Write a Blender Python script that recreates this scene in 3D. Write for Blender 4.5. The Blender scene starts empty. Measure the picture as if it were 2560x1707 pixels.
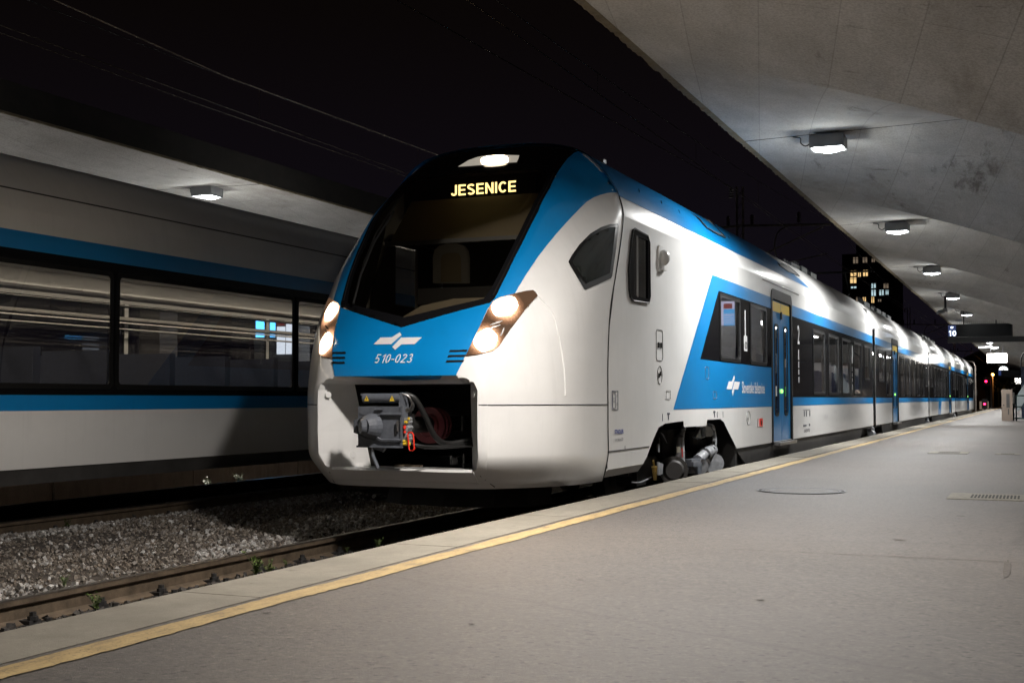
import bpy, bmesh, math, random
from mathutils import Vector, Matrix
from mathutils.bvhtree import BVHTree
from mathutils.geometry import delaunay_2d_cdt
random.seed(7)
S = bpy.context.scene
COL = S.collection
# ------------------------------------------------------------------ camera
F = 3100.0; CX, CY = 1280.0, 853.5
TH = math.atan(142.5 / F); PS = math.atan(1310 / F * math.cos(TH))
EYE = Vector((0, 0, 1.30))
FWD = Vector((-math.sin(PS) * math.cos(TH), math.cos(PS) * math.cos(TH), math.sin(TH)))
RGT = Vector((math.cos(PS), math.sin(PS), 0)); UPV = RGT.cross(FWD)
cd = bpy.data.cameras.new('camera'); cam = bpy.data.objects.new('camera', cd); COL.objects.link(cam)
cd.sensor_width = 36; cd.lens = F / 2560 * 36; cd.clip_start = 0.05; cd.clip_end = 2000
cam.matrix_world = Matrix(((RGT.x, UPV.x, -FWD.x, EYE.x), (RGT.y, UPV.y, -FWD.y, EYE.y), (RGT.z, UPV.z, -FWD.z, EYE.z), (0, 0, 0, 1)))
S.camera = cam
# ------------------------------------------------------------------ night sky and exposure
w = bpy.data.worlds.new('World'); S.world = w; w.use_nodes = True
bg = w.node_tree.nodes['Background']; bg.inputs[1].default_value = 1.0
_t = w.node_tree.nodes.new('ShaderNodeTexCoord'); _s = w.node_tree.nodes.new('ShaderNodeSeparateXYZ'); _r = w.node_tree.nodes.new('ShaderNodeValToRGB')
w.node_tree.links.new(_t.outputs['Generated'], _s.inputs[0]); w.node_tree.links.new(_s.outputs['Z'], _r.inputs['Fac']); w.node_tree.links.new(_r.outputs['Color'], bg.inputs[0])
_r.color_ramp.elements[0].position = 0.0; _r.color_ramp.elements[0].color = (.0060, .0048, .0085, 1)      # faint city glow near the horizon
_r.color_ramp.elements[1].position = 0.30; _r.color_ramp.elements[1].color = (.0026, .0017, .0016, 1)
S.view_settings.view_transform = 'Standard'; S.view_settings.look = 'None'
S.view_settings.exposure = 0.0; S.view_settings.gamma = 1.0
S.cycles.max_bounces = 8; S.cycles.diffuse_bounces = 4; S.cycles.glossy_bounces = 4; S.cycles.transparent_max_bounces = 12
S.cycles.sample_clamp_indirect = 6.0
LAMP_W = 310.0; LAMP_P = 30.0

def ray(x, y): return (FWD + RGT * ((x - CX) / F) - UPV * ((y - CY) / F))
def onX(x, y, X): r = ray(x, y); return EYE + r * ((X - EYE.x) / r.x)
def onY(x, y, Y): r = ray(x, y); return EYE + r * ((Y - EYE.y) / r.y)
def onZ(x, y, Z): r = ray(x, y); return EYE + r * ((Z - EYE.z) / r.z)
def z1(x, y): return (740 + x / 2.6133, 340 + y / 2.6133)
def z2(x, y): return (740 + x / 2.6133, 850 + y / 2.6133)
def z3(x, y): return (1500 + x / 3.92, 420 + y / 3.92)
def z4(x, y): return (1500 + x / 3.336, 780 + y / 3.336)
def z7(x, y): return (1480 + x / 6.0316, 1000 + y / 6.0316)
def zc(x, y): return (860 + x / 5.4056, 930 + y / 5.4056)
def z5(x, y): return (2050 + x / 3.1353, 580 + y / 3.1353)
def ze(x, y): return (2300 + x / 5.227, 780 + y / 5.227)

# ------------------------------------------------------------------ materials
def lerp(a, b, t): return a + (b - a) * t
def mat(name, col, rough=0.5, metal=0.0, coat=0.0, emis=None, estr=0.0, noise=0.0, nscale=8.0, bump=0.0, bscale=60.0, spec=0.5, alpha=1.0):
    m = bpy.data.materials.new(name); m.use_nodes = True
    nt = m.node_tree; p = nt.nodes['Principled BSDF']
    p.inputs['Base Color'].default_value = (*col, 1); p.inputs['Roughness'].default_value = rough
    p.inputs['Metallic'].default_value = metal; p.inputs['Coat Weight'].default_value = coat
    p.inputs['Coat Roughness'].default_value = 0.06; p.inputs['Specular IOR Level'].default_value = spec
    p.inputs['Alpha'].default_value = alpha
    if emis: p.inputs['Emission Color'].default_value = (*emis, 1); p.inputs['Emission Strength'].default_value = estr
    if noise > 0 or bump > 0:
        tc = nt.nodes.new('ShaderNodeTexCoord')
    if noise > 0:
        n = nt.nodes.new('ShaderNodeTexNoise'); n.inputs['Scale'].default_value = nscale; n.inputs['Detail'].default_value = 8; n.inputs['Roughness'].default_value = 0.65
        nt.links.new(tc.outputs['Object'], n.inputs['Vector'])
        r = nt.nodes.new('ShaderNodeValToRGB'); r.color_ramp.elements[0].position = 0.3; r.color_ramp.elements[1].position = 0.7
        r.color_ramp.elements[0].color = (*[c * (1 - noise) for c in col], 1); r.color_ramp.elements[1].color = (*[min(1, c * (1 + noise * .6)) for c in col], 1)
        nt.links.new(n.outputs['Fac'], r.inputs['Fac']); nt.links.new(r.outputs['Color'], p.inputs['Base Color'])
    if bump > 0:
        n2 = nt.nodes.new('ShaderNodeTexNoise'); n2.inputs['Scale'].default_value = bscale; n2.inputs['Detail'].default_value = 6
        nt.links.new(tc.outputs['Object'], n2.inputs['Vector'])
        b = nt.nodes.new('ShaderNodeBump'); b.inputs['Strength'].default_value = bump; b.inputs['Distance'].default_value = 0.01
        nt.links.new(n2.outputs['Fac'], b.inputs['Height']); nt.links.new(b.outputs['Normal'], p.inputs['Normal'])
    return m

def nodes_of(name):
    m = bpy.data.materials.new(name); m.use_nodes = True
    nt = m.node_tree; return m, nt, nt.nodes['Principled BSDF'], (lambda t: nt.nodes.new('ShaderNode' + t)), nt.links.new
def noise_node(N, L, vec, scale, detail=6, rough=.6, stretch=None):
    n = N('TexNoise'); n.inputs['Scale'].default_value = scale; n.inputs['Detail'].default_value = detail; n.inputs['Roughness'].default_value = rough
    if stretch:
        mp = N('Mapping'); mp.inputs['Scale'].default_value = stretch; L(vec, mp.inputs['Vector']); vec = mp.outputs['Vector']
    L(vec, n.inputs['Vector']); return n.outputs['Fac']
def ramp(N, L, fac, stops):
    r = N('ValToRGB'); e = r.color_ramp.elements
    while len(e) < len(stops): e.new(0.5)
    for i, (p, c) in enumerate(stops):
        e[i].position = p; e[i].color = (*c, 1) if len(c) == 3 else c
    L(fac, r.inputs['Fac']); return r.outputs['Color']
def mix(N, L, fac, a, b, mode='MIX'):
    x = N('Mix'); x.data_type = 'RGBA'; x.blend_type = mode
    for k, v in ((0, fac), (6, a), (7, b)):
        if isinstance(v, (int, float)): x.inputs[k].default_value = v
        elif isinstance(v, tuple): x.inputs[k].default_value = (*v, 1)
        else: L(v, x.inputs[k])
    return x.outputs[2]

def paint(name, col, rough=0.28, dirt=0.10):
    m, nt, p, N, L = nodes_of(name)
    tc = N('TexCoord')
    a = noise_node(N, L, tc.outputs['Object'], 1.3, 8, .65, (1, .6, 1))
    st = noise_node(N, L, tc.outputs['Object'], 3.0, 6, .7, (1, 4, .35))
    c1 = ramp(N, L, a, [(.35, tuple(c * (1 - dirt) for c in col)), (.7, col)])
    c2 = mix(N, L, ramp(N, L, st, [(.52, (0, 0, 0)), (.8, (dirt * 2.2,) * 3)]), c1, tuple(c * .62 + .012 for c in col))
    # road dirt low on the body
    sx = N('SeparateXYZ'); L(tc.outputs['Object'], sx.inputs[0])
    mr = N('MapRange'); mr.inputs[1].default_value = 1.0; mr.inputs[2].default_value = .45; mr.inputs[3].default_value = 0; mr.inputs[4].default_value = .35
    L(sx.outputs['Z'], mr.inputs[0])
    mu = N('Math'); mu.operation = 'MULTIPLY'; L(mr.outputs[0], mu.inputs[0]); L(a, mu.inputs[1])
    c3 = mix(N, L, mu.outputs[0], c2, (.16, .13, .10))
    L(c3, p.inputs['Base Color'])
    rr = N('MapRange'); rr.inputs[3].default_value = rough * .8; rr.inputs[4].default_value = rough * 1.5; L(a, rr.inputs[0]); L(rr.outputs[0], p.inputs['Roughness'])
    p.inputs['Coat Weight'].default_value = .55; p.inputs['Coat Roughness'].default_value = .07
    b = N('Bump'); b.inputs['Strength'].default_value = .05; b.inputs['Distance'].default_value = .02
    L(noise_node(N, L, tc.outputs['Object'], 2.2, 3, .5, (1, 1, .4)), b.inputs['Height']); L(b.outputs['Normal'], p.inputs['Normal'])
    L(b.outputs['Normal'], p.inputs['Coat Normal'])
    return m

M = {}
M['white'] = paint('white_paint', (.84, .84, .83))
M['blue'] = paint('blue_paint', (.001, .235, .60), .28, .12)
M['blackgloss'] = mat('black_gloss_paint', (.007, .007, .008), .10, 0, 0, spec=.3); M['blackgloss'].node_tree.nodes['Principled BSDF'].inputs['IOR'].default_value = 1.22
M['blackpaint'] = mat('black_paint', (.010, .010, .010), .4, spec=.2)
M['seam'] = mat('seam_rubber', (.006, .006, .006), .6)
M['skirt'] = mat('dark_grey_skirt', (.045, .043, .042), .5, noise=.4, nscale=4)
M['dark'] = mat('dark_underframe', (.020, .019, .018), .6, noise=.5, nscale=6)
M['rubber'] = mat('rubber_hose', (.012, .012, .012), .45)
M['coupler'] = mat('coupler_grey', (.105, .115, .135), .38, .0, .1, noise=.3, nscale=14, bump=.1)
M['steel'] = mat('bare_steel', (.35, .34, .33), .35, 1.0, noise=.3, nscale=20)
M['bogiegrey'] = mat('bogie_grey', (.24, .25, .265), .45, noise=.45, nscale=10)
M['maroon'] = mat('maroon_bellows', (.16, .035, .042), .4)
M['red'] = mat('red_handle', (.75, .04, .02), .35)
M['yellow'] = mat('warning_yellow', (.75, .52, .04), .45)
M['brass'] = mat('brass_fitting', (.55, .38, .12), .4, .8)
M['letter'] = mat('white_lettering', (.78, .78, .78), .4)
M['letterdark'] = mat('dark_lettering', (.03, .035, .06), .5)
M['letterblue'] = mat('blue_lettering', (.03, .05, .25), .5)
M['greypaint'] = mat('grey_trim', (.20, .20, .20), .4)
M['sealgrey'] = mat('window_seal_rubber', (.035, .035, .037), .3)
M['doorframe'] = mat('door_frame_grey', (.013, .012, .012), .5, spec=.15)
M['seat'] = mat('seat_fabric', (.045, .055, .095), .8, noise=.3, nscale=30)
M['inwall'] = mat('interior_wall', (.48, .465, .45), .5)
M['infloor'] = mat('interior_floor', (.06, .06, .06), .6)
M['cab'] = mat('cab_interior', (.24, .20, .14), .6)
M['arch'] = mat('driver_seat_frame', (.26, .25, .24), .5)
M['cabdark'] = mat('cab_interior_dark', (.02, .018, .016), .6)
def emit(name, col, s):
    m, nt, p, N, L = nodes_of(name)
    p.inputs['Base Color'].default_value = (.1, .1, .1, 1); p.inputs['Emission Color'].default_value = (*col, 1); p.inputs['Emission Strength'].default_value = s
    return m
M['led'] = emit('led_amber', (1.0, .74, .28), 3.2)
M['hl'] = emit('headlight_glow', (1.0, .80, .55), 26)
M['hl2'] = emit('headlight_reflector', (1.0, .66, .42), 1.5)
M['tail'] = emit('ceiling_light', (1.0, .97, .93), 26.0)
M['hl3'] = emit('headlight_outer_reflector', (1.0, .52, .28), .55)
M['warmstrip'] = emit('warm_ceiling_light', (1.0, .84, .62), 14.0)
M['lens'] = emit('lamp_lens', (.93, .98, 1.0), 22)
M['signwhite'] = emit('backlit_sign', (1.0, .96, .88), 7)
M['screenblue'] = emit('blue_screen', (.08, .42, .85), 1.5)
M['screenlav'] = emit('poster_light', (.72, .70, .95), 1.2)
M['ticketblue'] = emit('ticket_screen_blue', (.10, .50, 1.0), 8); M['ticketwhite'] = emit('ticket_panel_white', (.80, .85, .90), 3)
M['screenred'] = emit('red_header', (.45, .08, .07), .8)
M['signblue'] = emit('sign_blue_panel', (.035, .06, .20), .6)
M['signdigit'] = emit('sign_digit', (.75, .85, 1.0), 3.0)
M['redlamp'] = emit('red_signal', (1.0, .01, .06), 14)
M['orangelamp'] = emit('orange_street_lamp', (1.0, .45, .10), 14)
M['winwarm'] = emit('window_warm', (1.0, .66, .28), 1.0)
M['windim'] = emit('window_dim', (.55, .42, .30), .28)
M['wincool'] = emit('window_cool', (.62, .85, .92), .8)
M['greensticker'] = mat('green_sticker', (.02, .30, .05), .5)
M['green'] = emit('green_led', (.3, 1.0, .15), 2.5)
M['cyanbox'] = emit('white_glow', (.95, 1, 1), 2)

def glass(name, tint, trans, rough=.02, gl=.12):
    m = bpy.data.materials.new(name); m.use_nodes = True; nt = m.node_tree; nt.nodes.clear()
    o = nt.nodes.new('ShaderNodeOutputMaterial'); t = nt.nodes.new('ShaderNodeBsdfTransparent'); t.inputs[0].default_value = (*tint, 1)
    g = nt.nodes.new('ShaderNodeBsdfGlossy'); g.inputs['Roughness'].default_value = rough; g.inputs[0].default_value = (1, 1, 1, 1)
    f = nt.nodes.new('ShaderNodeFresnel'); f.inputs[0].default_value = 1.5
    a = nt.nodes.new('ShaderNodeMath'); a.operation = 'ADD'; a.inputs[1].default_value = gl; a.use_clamp = True
    x = nt.nodes.new('ShaderNodeMixShader')
    nt.links.new(f.outputs[0], a.inputs[0]); nt.links.new(a.outputs[0], x.inputs[0]); nt.links.new(t.outputs[0], x.inputs[1]); nt.links.new(g.outputs[0], x.inputs[2]); nt.links.new(x.outputs[0], o.inputs[0])
    return m
M['glass'] = glass('tinted_glass', (.55, .56, .58), 1, gl=.02)
M['wsglass'] = glass('windscreen_glass', (.74, .72, .67), 1, gl=0.0)
M['darkglass'] = glass('dark_glass', (.10, .10, .11), 1, gl=.02)

def concrete(name, base, dark, warm, scale=1.0, streak=(1, 1, 1), bump=.25, form=False):
    m, nt, p, N, L = nodes_of(name)
    tc = N('TexCoord'); v = tc.outputs['Object']
    big = noise_node(N, L, v, .55 * scale, 8, .62)
    med = noise_node(N, L, v, 3.2 * scale, 8, .7, streak)
    fine = noise_node(N, L, v, 45 * scale, 5, .7)
    c = ramp(N, L, big, [(.3, tuple(x * .72 for x in base)), (.52, base), (.75, tuple(x * 1.15 for x in base))])
    c = mix(N, L, ramp(N, L, med, [(.35, (.55,) * 3), (.62, (0,) * 3)]), c, warm)
    st = noise_node(N, L, v, 1.7 * scale, 10, .75, streak)
    c = mix(N, L, ramp(N, L, st, [(.60, (0,) * 3), (.70, (.75,) * 3)]), c, dark)
    c = mix(N, L, ramp(N, L, fine, [(.35, (.35,) * 3), (.6, (0,) * 3)]), c, dark)
    vo = N('TexVoronoi'); vo.inputs['Scale'].default_value = 9 * scale; L(v, vo.inputs['Vector'])
    c = mix(N, L, ramp(N, L, vo.outputs['Distance'], [(.025, (.8,) * 3), (.06, (0,) * 3)]), c, dark)
    if form:
        br = N('TexBrick'); br.inputs['Scale'].default_value = 1.0; br.inputs['Brick Width'].default_value = 2.8; br.inputs['Row Height'].default_value = .62; br.inputs['Mortar Size'].default_value = .006; br.inputs['Mortar Smooth'].default_value = .3
        br.inputs['Color1'].default_value = (0, 0, 0, 1); br.inputs['Color2'].default_value = (.10, .10, .10, 1); br.inputs['Mortar'].default_value = (.30, .30, .30, 1)
        mp = N('Mapping'); mp.inputs['Rotation'].default_value = (0, 0, 1.37); L(v, mp.inputs['Vector']); L(mp.outputs['Vector'], br.inputs['Vector'])
        c = mix(N, L, br.outputs['Color'], c, dark)
        bl = noise_node(N, L, v, .38, 12, .72, (1, .5, 1)); c = mix(N, L, ramp(N, L, bl, [(.565, (0,) * 3), (.68, (.6,) * 3)]), c, (.17, .145, .115))
        dr = noise_node(N, L, v, 2.6, 12, .8, (.25, 2.2, 1)); c = mix(N, L, ramp(N, L, dr, [(.60, (0,) * 3), (.68, (.7,) * 3)]), c, dark)
    L(c, p.inputs['Base Color']); p.inputs['Roughness'].default_value = .85; p.inputs['Specular IOR Level'].default_value = .25
    b = N('Bump'); b.inputs['Strength'].default_value = bump; b.inputs['Distance'].default_value = .012
    L(mix(N, L, .5, med, fine), b.inputs['Height']); L(b.outputs['Normal'], p.inputs['Normal'])
    return m
M['canopy'] = concrete('canopy_concrete', (.56, .545, .52), (.075, .062, .05), (.40, .375, .34), 1.0, (1, .25, 1), form=True)
M['canopyedge'] = concrete('canopy_edge_mossy', (.20, .17, .12), (.035, .030, .018), (.15, .10, .05), 6.0)
M['fasciadark'] = mat('shade_toned_fascia', (.014, .011, .009), .9, noise=.5, nscale=3)  # near-black colour stands in for shade on the edge beam and roof slab
M['coping'] = concrete('coping_concrete', (.225, .208, .172), (.07, .064, .052), (.165, .15, .122), 4.0, (1, 1, 1), .6)
M['wallbrown'] = concrete('stained_concrete_wall', (.24, .165, .11), (.05, .035, .022), (.34, .26, .19), 2.2, (1, 1, .3))
M['postconc'] = concrete('post_concrete', (.22, .18, .15), (.10, .08, .06), (.18, .14, .11), 3.0)

def asphalt():
    m, nt, p, N, L = nodes_of('asphalt')
    tc = N('TexCoord'); v = tc.outputs['Object']
    big = noise_node(N, L, v, .35, 8, .6, (1, 1, 1)); band = noise_node(N, L, v, .9, 6, .62, (.22, 1.0, 1))
    sp = noise_node(N, L, v, 150, 3, .85); sp2 = noise_node(N, L, v, 36, 6, .9); blk = noise_node(N, L, v, 5.5, 8, .75, (.7, 1, 1))
    c = ramp(N, L, big, [(.3, (.042, .036, .031)), (.7, (.096, .083, .072))])
    c = mix(N, L, ramp(N, L, band, [(.40, (.75,) * 3), (.60, (0,) * 3)]), c, (.075, .067, .062))  # cross bands imitate pools of lamplight, painted into the colour
    c = mix(N, L, ramp(N, L, sp, [(.38, (.85,) * 3), (.52, (0,) * 3)]), c, (.042, .038, .036))
    c = mix(N, L, ramp(N, L, sp2, [(.53, (0,) * 3), (.66, (.75,) * 3)]), c, (.175, .150, .128))
    c = mix(N, L, ramp(N, L, sp2, [(.37, (.95,) * 3), (.47, (0,) * 3)]), c, (.026, .022, .019))
    c = mix(N, L, ramp(N, L, blk, [(.34, (.55,) * 3), (.50, (0,) * 3)]), c, (.060, .052, .046))
    c = mix(N, L, ramp(N, L, blk, [(.56, (0,) * 3), (.72, (.4,) * 3)]), c, (.115, .101, .088))
    # cracks: thin lines where a stretched wave crosses zero
    vo = N('TexVoronoi'); vo.feature = 'DISTANCE_TO_EDGE'; vo.inputs['Scale'].default_value = .22
    mp = N('Mapping'); mp.inputs['Scale'].default_value = (.35, 1.0, 1); ns = N('TexNoise'); ns.inputs['Scale'].default_value = 2.5
    L(v, ns.inputs['Vector']); va = N('VectorMath'); va.operation = 'MULTIPLY_ADD'; va.inputs[1].default_value = (.12, .12, 0)
    L(ns.outputs['Color'], va.inputs[0]); L(v, va.inputs[2]); L(va.outputs[0], mp.inputs['Vector']); L(mp.outputs['Vector'], vo.inputs['Vector'])
    c = mix(N, L, ramp(N, L, vo.outputs['Distance'], [(.0, (.65,) * 3), (.004, (0,) * 3)]), c, (.035, .03, .027))
    blot = N('TexVoronoi'); blot.inputs['Scale'].default_value = 1.6; L(va.outputs[0], blot.inputs['Vector'])
    c = mix(N, L, ramp(N, L, blot.outputs['Distance'], [(.03, (.7,) * 3), (.06, (0,) * 3)]), c, (.04, .036, .034))
    spt = N('TexVoronoi'); spt.inputs['Scale'].default_value = 17; L(v, spt.inputs['Vector']); spn = noise_node(N, L, v, 2.2, 4, .6)
    sm = N('Math'); sm.operation = 'MULTIPLY_ADD'; L(spn, sm.inputs[0]); sm.inputs[1].default_value = -.34; L(spt.outputs['Distance'], sm.inputs[2])
    c = mix(N, L, ramp(N, L, sm.outputs[0], [(.0, (.9,) * 3), (.02, (0,) * 3)]), c, (.022, .019, .017))
    L(c, p.inputs['Base Color'])
    rr = N('MapRange'); rr.inputs[3].default_value = .42; rr.inputs[4].default_value = .75; L(sp, rr.inputs[0]); L(rr.outputs[0], p.inputs['Roughness'])
    b = N('Bump'); b.inputs['Strength'].default_value = .6; b.inputs['Distance'].default_value = .005
    L(sp, b.inputs['Height']); b2 = N('Bump'); b2.inputs['Strength'].default_value = .5; b2.inputs['Distance'].default_value = .008; L(sp2, b2.inputs['Height'])
    L(b.outputs['Normal'], b2.inputs['Normal']); L(b2.outputs['Normal'], p.inputs['Normal'])
    return m
M['asphalt'] = asphalt()
def linepaint():
    m, nt, p, N, L = nodes_of('worn_yellow_paint')
    tc = N('TexCoord'); v = tc.outputs['Object']
    a = noise_node(N, L, v, 14, 8, .8, (1, .35, 1)); b_ = noise_node(N, L, v, 90, 3, .8)
    c = ramp(N, L, a, [(.34, (.13, .10, .06)), (.46, (.29, .205, .085)), (.7, (.42, .305, .135))])
    c = mix(N, L, ramp(N, L, b_, [(.36, (.8,) * 3), (.46, (0,) * 3)]), c, (.10, .08, .05))
    L(c, p.inputs['Base Color']); p.inputs['Roughness'].default_value = .7
    return m
M['line'] = linepaint()
M['crack'] = mat('crack_dirt', (.070, .062, .056), .9, noise=.5, nscale=30)
M['joint'] = mat('dark_joint', (.02, .019, .017), .9)
M['rail'] = mat('rusty_rail', (.11, .082, .056), .6, .2, noise=.55, nscale=7, bump=.2)
M['railtop'] = mat('worn_rail_head', (.13, .115, .105), .33, .9, noise=.3, nscale=3)
M['clip'] = mat('rail_fastener', (.035, .034, .034), .5, .3)
M['sleeper'] = mat('timber_sleeper', (.045, .035, .028), .85, noise=.5, nscale=12, bump=.4)
M['ballast'] = mat('ballast_bed', (.060, .050, .043), .95, noise=.6, nscale=26, bump=1.0, bscale=70)
def stones(name, cols):
    m, nt, p, N, L = nodes_of(name)
    g = N('NewGeometry'); 
    stops = [(i / (len(cols) - 1) if len(cols) > 1 else 0, c) for i, c in enumerate(cols)]
    c = ramp(N, L, g.outputs['Random Per Island'], stops)
    tc = N('TexCoord'); n = noise_node(N, L, tc.outputs['Object'], 40, 5, .7)
    c = mix(N, L, ramp(N, L, n, [(.35, (.5,) * 3), (.6, (0,) * 3)]), c, (.05, .042, .035))
    L(c, p.inputs['Base Color']); p.inputs['Roughness'].default_value = .85
    return m
M['stones'] = stones('gravel_stones', [(.10, .09, .08), (.36, .35, .34), (.19, .165, .14), (.55, .55, .54), (.24, .21, .18), (.64, .64, .63), (.30, .275, .24)])
M['finestones'] = stones('fine_gravel', [(.09, .075, .06), (.26, .22, .18), (.15, .125, .105), (.38, .35, .31), (.18, .15, .12)])
M['darkstones'] = stones('oily_ballast', [(.018, .017, .017), (.05, .048, .047), (.03, .027, .025), (.075, .066, .06)])
M['leaf'] = mat('weed_leaf', (.085, .14, .025), .6, noise=.5, nscale=30)
M['leaf2'] = mat('weed_flower', (.40, .40, .30), .6)
M['stem'] = mat('weed_stem', (.06, .08, .03), .7)
M['lamphouse'] = mat('lamp_housing', (.16, .165, .17), .45)
M['mast'] = mat('galvanised_mast', (.16, .135, .115), .6, .3, noise=.3, nscale=10)
M['wire'] = mat('contact_wire', (.10, .08, .06), .4, .6)
M['wirebright'] = mat('bright_copper_wire', (.50, .42, .34), .35, .5)
M['wiredark'] = mat('dark_cable', (.02, .02, .02), .6)
M['insul'] = mat('insulator_brown', (.03, .012, .008), .3)
M['iron'] = mat('cast_iron_cover', (.055, .057, .065), .5, .4, noise=.4, nscale=30, bump=.5, bscale=90)
M['grate'] = mat('drain_frame', (.15, .135, .10), .7, noise=.5, nscale=20)
M['board'] = mat('display_black', (.006, .007, .010), .25, spec=.1)
M['boardframe'] = mat('display_frame', (.022, .022, .026), .5)
M['building'] = mat('night_building', (.020, .018, .020), .9, noise=.3, nscale=.4)
M['building2'] = mat('lowrise_building', (.07, .05, .035), .9, noise=.4, nscale=1)
M['winoff'] = mat('unlit_window', (.012, .014, .02), .15)
M['tree'] = mat('night_foliage', (.03, .04, .02), .9, noise=.5, nscale=4)
M['stair'] = mat('stair_panel', (.28, .32, .33), .5)
M['bluepanel'] = mat('blue_column_cladding', (.012, .03, .07), .4)
M['greenrail'] = mat('green_railing', (.012, .03, .03), .4)

# ------------------------------------------------------------------ object helpers
def link(o, parent=None):
    COL.objects.link(o)
    if parent is not None: o.parent = parent
    return o
def mesh_obj(name, verts, faces, m, parent=None, smooth=False, mats=None, fm=None):
    me = bpy.data.meshes.new(name); me.from_pydata([tuple(v) for v in verts], [], faces); me.update()
    if mats:
        for x in mats: me.materials.append(x)
        for i, k in enumerate(fm): me.polygons[i].material_index = k
    elif m: me.materials.append(m)
    if smooth:
        for p in me.polygons: p.use_smooth = True
    return link(bpy.data.objects.new(name, me), parent)
def thing(name, label, cat, loc=(0, 0, 0), group=None):
    o = bpy.data.objects.new(name, None); o.empty_display_size = .2; COL.objects.link(o); o.location = loc
    o['label'] = label; o['category'] = cat
    if group: o['group'] = group
    return o
def tag(o, label=None, cat=None, group=None, kind=None):
    if label: o['label'] = label
    if cat: o['category'] = cat
    if group: o['group'] = group
    if kind: o['kind'] = kind
    return o
def copy_tree(o, parent=None, skip=()):
    c = o.copy(); COL.objects.link(c); c.parent = parent
    for ch in list(o.children):
        copy_tree(ch, c)
    return c

def pchip(xs, ys, x):
    n = len(xs)
    if x <= xs[0]: return ys[0]
    if x >= xs[-1]: return ys[-1]
    h = [xs[i + 1] - xs[i] for i in range(n - 1)]; d = [(ys[i + 1] - ys[i]) / h[i] for i in range(n - 1)]
    def sl(i):
        if i == 0: return d[0]
        if i == n - 1: return d[-1]
        if d[i - 1] * d[i] <= 0: return 0.0
        w1 = 2 * h[i] + h[i - 1]; w2 = h[i] + 2 * h[i - 1]; return (w1 + w2) / (w1 / d[i - 1] + w2 / d[i])
    for i in range(n - 1):
        if x <= xs[i + 1]:
            t = (x - xs[i]) / h[i]; m0 = sl(i) * h[i]; m1 = sl(i + 1) * h[i]
            return (2 * t**3 - 3 * t**2 + 1) * ys[i] + (t**3 - 2 * t**2 + t) * m0 + (-2 * t**3 + 3 * t**2) * ys[i + 1] + (t**3 - t**2) * m1

class MB:
    def __init__(s): s.v = []; s.f = []
    def add(s, vs, fs):
        k = len(s.v); s.v += [Vector(v) for v in vs]; s.f += [tuple(i + k for i in f) for f in fs]; return s
    def box(s, a, b):
        (x0, y0, z0), (x1, y1, z1_) = a, b
        return s.add([(x0, y0, z0), (x1, y0, z0), (x1, y1, z0), (x0, y1, z0), (x0, y0, z1_), (x1, y0, z1_), (x1, y1, z1_), (x0, y1, z1_)],
                     [(0, 3, 2, 1), (4, 5, 6, 7), (0, 1, 5, 4), (1, 2, 6, 5), (2, 3, 7, 6), (3, 0, 4, 7)])
    def cyl(s, p0, p1, r, n=14, r2=None, cap=True):
        p0 = Vector(p0); p1 = Vector(p1); r2 = r if r2 is None else r2
        d = (p1 - p0).normalized(); a = d.orthogonal().normalized(); b = d.cross(a)
        vs = []; fs = []
        for i in range(n):
            t = 2 * math.pi * i / n; q = a * math.cos(t) + b * math.sin(t); vs += [p0 + q * r, p1 + q * r2]
        for i in range(n):
            j = (i + 1) % n; fs.append((2 * i, 2 * j, 2 * j + 1, 2 * i + 1))
        if cap: fs.append(tuple(2 * i for i in range(n))[::-1]); fs.append(tuple(2 * i + 1 for i in range(n)))
        return s.add(vs, fs)
    def tube(s, pts, r, n=8, closed=False):
        pts = [Vector(p) for p in pts]; N_ = len(pts); vs = []; fs = []
        up = None
        for i, p in enumerate(pts):
            a = pts[(i - 1) % N_] if (closed or i > 0) else pts[i]; b = pts[(i + 1) % N_] if (closed or i < N_ - 1) else pts[i]
            d = (b - a).normalized()
            if up is None: up = d.orthogonal().normalized()
            up = (up - d * up.dot(d)).normalized(); q = d.cross(up)
            for k in range(n):
                t = 2 * math.pi * k / n; vs.append(p + (up * math.cos(t) + q * math.sin(t)) * r)
        for i in range(N_ if closed else N_ - 1):
            for k in range(n):
                a = i * n + k; b = i * n + (k + 1) % n; c = ((i + 1) % N_) * n
                fs.append((a, b, c + (k + 1) % n, c + k))
        return s.add(vs, fs)
    def prism(s, poly, mp, off):
        # poly: list of 2d points, mp: 2d->3d, off: extrusion vector
        n = len(poly); off = Vector(off); b = [Vector(mp(*p)) for p in poly]
        s.add(b + [q + off for q in b], [tuple(range(n))[::-1], tuple(range(n, 2 * n))] + [(i, (i + 1) % n, n + (i + 1) % n, n + i) for i in range(n)])
        return s
    def build(s, name, m, parent=None, smooth=False):
        o = mesh_obj(name, s.v, s.f, m, parent, smooth)
        if smooth: o.data.set_sharp_from_angle(angle=math.radians(38))
        return o
def smooth_path(pts, n=6):
    pts = [Vector(p) for p in pts]; out = []
    for i in range(len(pts) - 1):
        p0 = pts[max(i - 1, 0)]; p1 = pts[i]; p2 = pts[i + 1]; p3 = pts[min(i + 2, len(pts) - 1)]
        for k in range(n):
            t = k / n
            out.append(.5 * ((2 * p1) + (p2 - p0) * t + (2 * p0 - 5 * p1 + 4 * p2 - p3) * t * t + (3 * p1 - p0 - 3 * p2 + p3) * t ** 3))
    out.append(pts[-1]); return out
def inside(p, poly):
    x, y = p; c = False; n = len(poly)
    for i in range(n):
        x1, y1 = poly[i]; x2, y2 = poly[(i + 1) % n]
        if (y1 > y) != (y2 > y) and x < (x2 - x1) * (y - y1) / (y2 - y1) + x1: c = not c
    return c
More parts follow.
